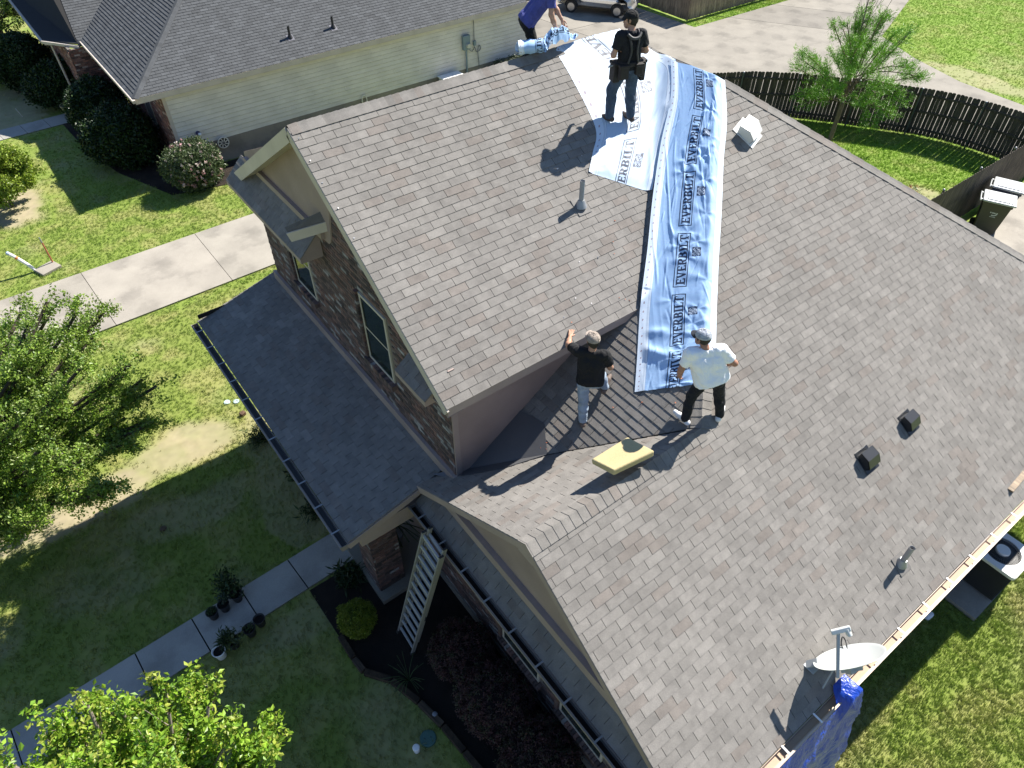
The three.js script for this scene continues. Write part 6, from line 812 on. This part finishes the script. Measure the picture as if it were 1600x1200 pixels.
pot('black plant pot on the lawn side of the walkway, middle of its three', -0.46, -8.86, 1.05, pm, { seed: 302, n: 26, r: 0.1, h: 0.22, lean: [-0.3, -0.2], geo: small, col: [[0.05, 0.09, 0.06]] });
pot('black plant pot with a tall leafy plant, nearest the porch', -0.18, -8.92, 1.1, pm, { seed: 303, n: 55, r: 0.16, h: 0.38, lean: [-0.35, -0.3], geo: mid9, col: pl1 });
pot('white plant pot with a spiky green plant by the walkway edge', -0.88, -7.98, 1.15, MT.white, { seed: 304, n: 40, r: 0.1, h: 0.2, lean: [-0.6, 0], geo: leafGeo(7, 0.12, 0.08, 305, 6), col: pl1 });
pot('black plant pot with small sprouting leaves beside the white pot', -0.60, -8.02, 1.1, pm, { seed: 306, n: 22, r: 0.16, h: 0.2, lean: [0, -0.1], geo: mid9, col: [[0.09, 0.12, 0.04]] });
pot('empty black plant pot at the walkway edge, second from the right', -0.25, -8.06, 1.1, pm, { seed: 307, n: 5, r: 0.06, h: 0.1, lean: [0, 0], geo: small, col: pl1 });
pot('empty black plant pot at the walkway edge, nearest the walkway joint', -0.02, -8.14, 1.05, pm);
pot('large yellow plant pot on the shaded path by the dark shrubs', 2.75, -34.25, 2.9, mat([0.40, 0.34, 0.16], 0.7, { map: TX.paint }));
{ const t = thing('porch_plant', 'spiky dark palm in a round pot inside the porch', 'potted palm', [2.95, 0.16, -8.1]); part('pot', lathe([[0.001, 0], [0.18, 0], [0.26, 0.36], [0.24, 0.38], [0.001, 0.33]], 22), mat([0.12, 0.12, 0.12], 0.7), t); const r = rand(320), g = []; for (let i = 0; i < 34; i++) { const a = r() * 6.28, L = 0.5 + 0.3 * r(), h = 0.5 + 0.6 * r(); g.push(tube([[0, 0.3, 0], [Math.cos(a) * L * 0.4, 0.3 + h, Math.sin(a) * L * 0.4], [Math.cos(a) * L, 0.3 + h * 0.75, Math.sin(a) * L]], 0.014, 7, 4)); } part('fronds', join(g), mat([0.03, 0.05, 0.02], 0.7), t); }
// edging of the mulch bed: each block a thing
{ const E = [[1.10, -6.98], [1.10, -6.42], [1.13, -6.08], [1.46, -5.63], [1.66, -4.98], [1.78, -4.38], [1.84, -3.8], [1.92, -3.1], [2.0, -2.4]]; const lab = ['beside the round shrub', 'at the corner of the bed', 'below the corner of the bed', 'near the spiky tuft', 'near the small grey cap', 'beside the green lid', 'below the green lid', 'at the bottom of the picture'];
  for (let i = 0; i + 1 < E.length; i++) { const a = V(E[i][0], 0.06, E[i][1]), b = V(E[i + 1][0], 0.06, E[i + 1][1]), L = a.distanceTo(b) - 0.03, g = rbx(0.12, 0.12, L, 0.018), p = g.attributes.position; for (let k = 0; k < p.count; k++) p.setY(k, p.getY(k) + 0.012 * (fbm(p.getZ(k) * 6 + i * 3, p.getX(k) * 9, 2, 4) - 0.5)); const m = single('edging_block', g, i % 3 === 1 ? mat([0.15, 0.115, 0.085], 0.95, { map: TX.wood }) : MT.stone, `weathered bed edging block ${lab[i]}`, 'edging block'); m.position.copy(a.clone().add(b).multiplyScalar(0.5)); m.rotation.y = Math.atan2(b.x - a.x, b.z - a.z); } }
{ const t = thing('drain_lid', 'round green valve lid in the bare soil beside the bed edging', 'valve lid', [1.46, 0, -4.38]), g = mat([0.07, 0.17, 0.145], 0.6, { map: TX.paint }); part('lid', lathe([[0.001, 0.035], [0.13, 0.035], [0.145, 0.025], [0.15, 0]], 28), g, t); for (const s of [-1, 1]) part('finger_hole', rod([s * 0.05, 0.03, s * 0.02], [s * 0.05, 0.037, s * 0.02], 0.012, 0.012, 10), MT.black, t); }
{ const t = thing('clean_out_cap', 'short white pipe cap standing beside the green lid', 'pipe cap', [1.2, 0, -4.33]); part('pipe', rod([0, 0, 0], [0, 0.14, 0], 0.055, 0.055, 18), MT.white, t); part('cap', lathe([[0.001, 0.165], [0.05, 0.165], [0.064, 0.155], [0.064, 0.12]], 18), MT.white, t); }
{ const t = thing('sprinkler_cap', 'small grey pipe cap beside the edging blocks and green lid', 'pipe cap', [1.76, 0, -4.62]); part('pipe', rod([0, 0, 0], [0, 0.1, 0], 0.045, 0.045, 14), mat([0.35, 0.36, 0.37], 0.6), t); part('cap', lathe([[0.001, 0.13], [0.04, 0.125], [0.055, 0.1], [0.055, 0.08]], 14), mat([0.2, 0.21, 0.23], 0.6), t); }
for (const [i, [x, z, l]] of [[1.70, -14.42, 'pale round lid set in the lawn by the gutter, left of the pair'], [1.90, -14.30, 'pale round lid set in the lawn by the gutter, right of the pair']].entries()) { const t = thing('lawn_lid', l, 'valve lid', [x, 0, z]); part('lid', lathe([[0.001, 0.03], [0.07, 0.03], [0.08, 0.02], [0.082, 0]], 22), mat([0.42, 0.52, 0.53], 0.6), t); part('hole', rod([0.02, 0.028, 0], [0.02, 0.032, 0], 0.008, 0.008, 8), MT.black, t); }
{ const t = thing('splash_block', 'small pinkish stone block at the edge of the porch bed', 'stone', [1.86, 0, -13.75], 0.4); part('block', rbx(0.14, 0.1, 0.12, 0.02, 0, 0.05, 0), mat([0.45, 0.33, 0.25], 0.9, { map: TX.soil }), t); }
for (const [i, [x, z, s, l]] of [[2.35, -12.2, 0.13, 'pale rock in the porch bed under the gutter, larger one'], [2.15, -11.6, 0.09, 'pale rock in the porch bed under the gutter, smaller one'], [-0.85, -11.55, 0.06, 'small pale stone on the bare patch of the shaded lawn']].entries()) { const g = new THREE.IcosahedronGeometry(s, 2), p = g.attributes.position; for (let k = 0; k < p.count; k++) { const n = 0.75 + 0.5 * fbm(p.getX(k) * 14 + i, p.getZ(k) * 14 + p.getY(k) * 8, 2, 8); p.setXYZ(k, p.getX(k) * n * 1.2, p.getY(k) * n * 0.7, p.getZ(k) * n); } g.computeVertexNormals(); single('rock', boxUV(g), mat([0.4, 0.36, 0.31], 0.95, { map: TX.soil }), l, 'rock', null, [x, s * 0.4, z]); }
{ // utility markers by the driveway
  const t = thing('marker_pad', 'square concrete pad on the lawn beside the leaning marker posts', 'concrete pad', [-0.62, 0, -23.42], 0.35); part('pad', rbx(0.62, 0.1, 0.5, 0.015, 0, 0.04, 0), MT.conc, t);
  const w = thing('marker_post', 'white plastic marker post with orange label leaning over the lawn', 'marker post', [-0.95, 0, -23.55]); part('post', tube([[0.0, 0.02, 0], [-0.12, 0.28, -0.05], [-0.34, 0.62, -0.16], [-0.42, 0.72, -0.2]], 0.05, 20, 10), MT.white, w); part('label', tube([[-0.275, 0.53, -0.125], [-0.315, 0.585, -0.148]], 0.053, 4, 10), mat([0.6, 0.2, 0.06], 0.6), w); part('cap', ball(0.056, -0.44, 0.745, -0.21, 12, 8), mat([0.45, 0.55, 0.66], 0.5), w);
  const o = thing('marker_pole', 'thin orange pole with silver tip standing at the concrete pad', 'marker pole', [-0.42, 0, -23.62]); part('pole', rod([0, 0, 0], [0, 0.82, 0], 0.024, 0.024, 10), mat([0.42, 0.13, 0.07], 0.6), o); part('tip', rod([0, 0.82, 0], [0, 1.0, 0], 0.026, 0.018, 10), MT.galv, o);
}
{ const t = thing('back_pipe', 'white standpipe on the far side of the roof hip before the dark fence', 'vent pipe', [13.0, 4.6, -9.2]); part('stack', rod([0, -1.0, 0], [0, 1.2, 0], 0.05, 0.05, 14), MT.white, t); part('flashing', lathe([[0.05, 0.1], [0.14, -0.6], [0.15, -0.62]], 14), MT.galv, t); }
single('white_stick', rod([1.05, 0.0, -35.9], [0.95, 0.42, -35.8], 0.015), MT.cream, 'thin pale stake standing in the shaded lawn by the path', 'stake');
scene.traverse((o) => { if (o.isMesh) { o.castShadow = true; o.receiveShadow = true; } });
renderer.render(scene, camera);
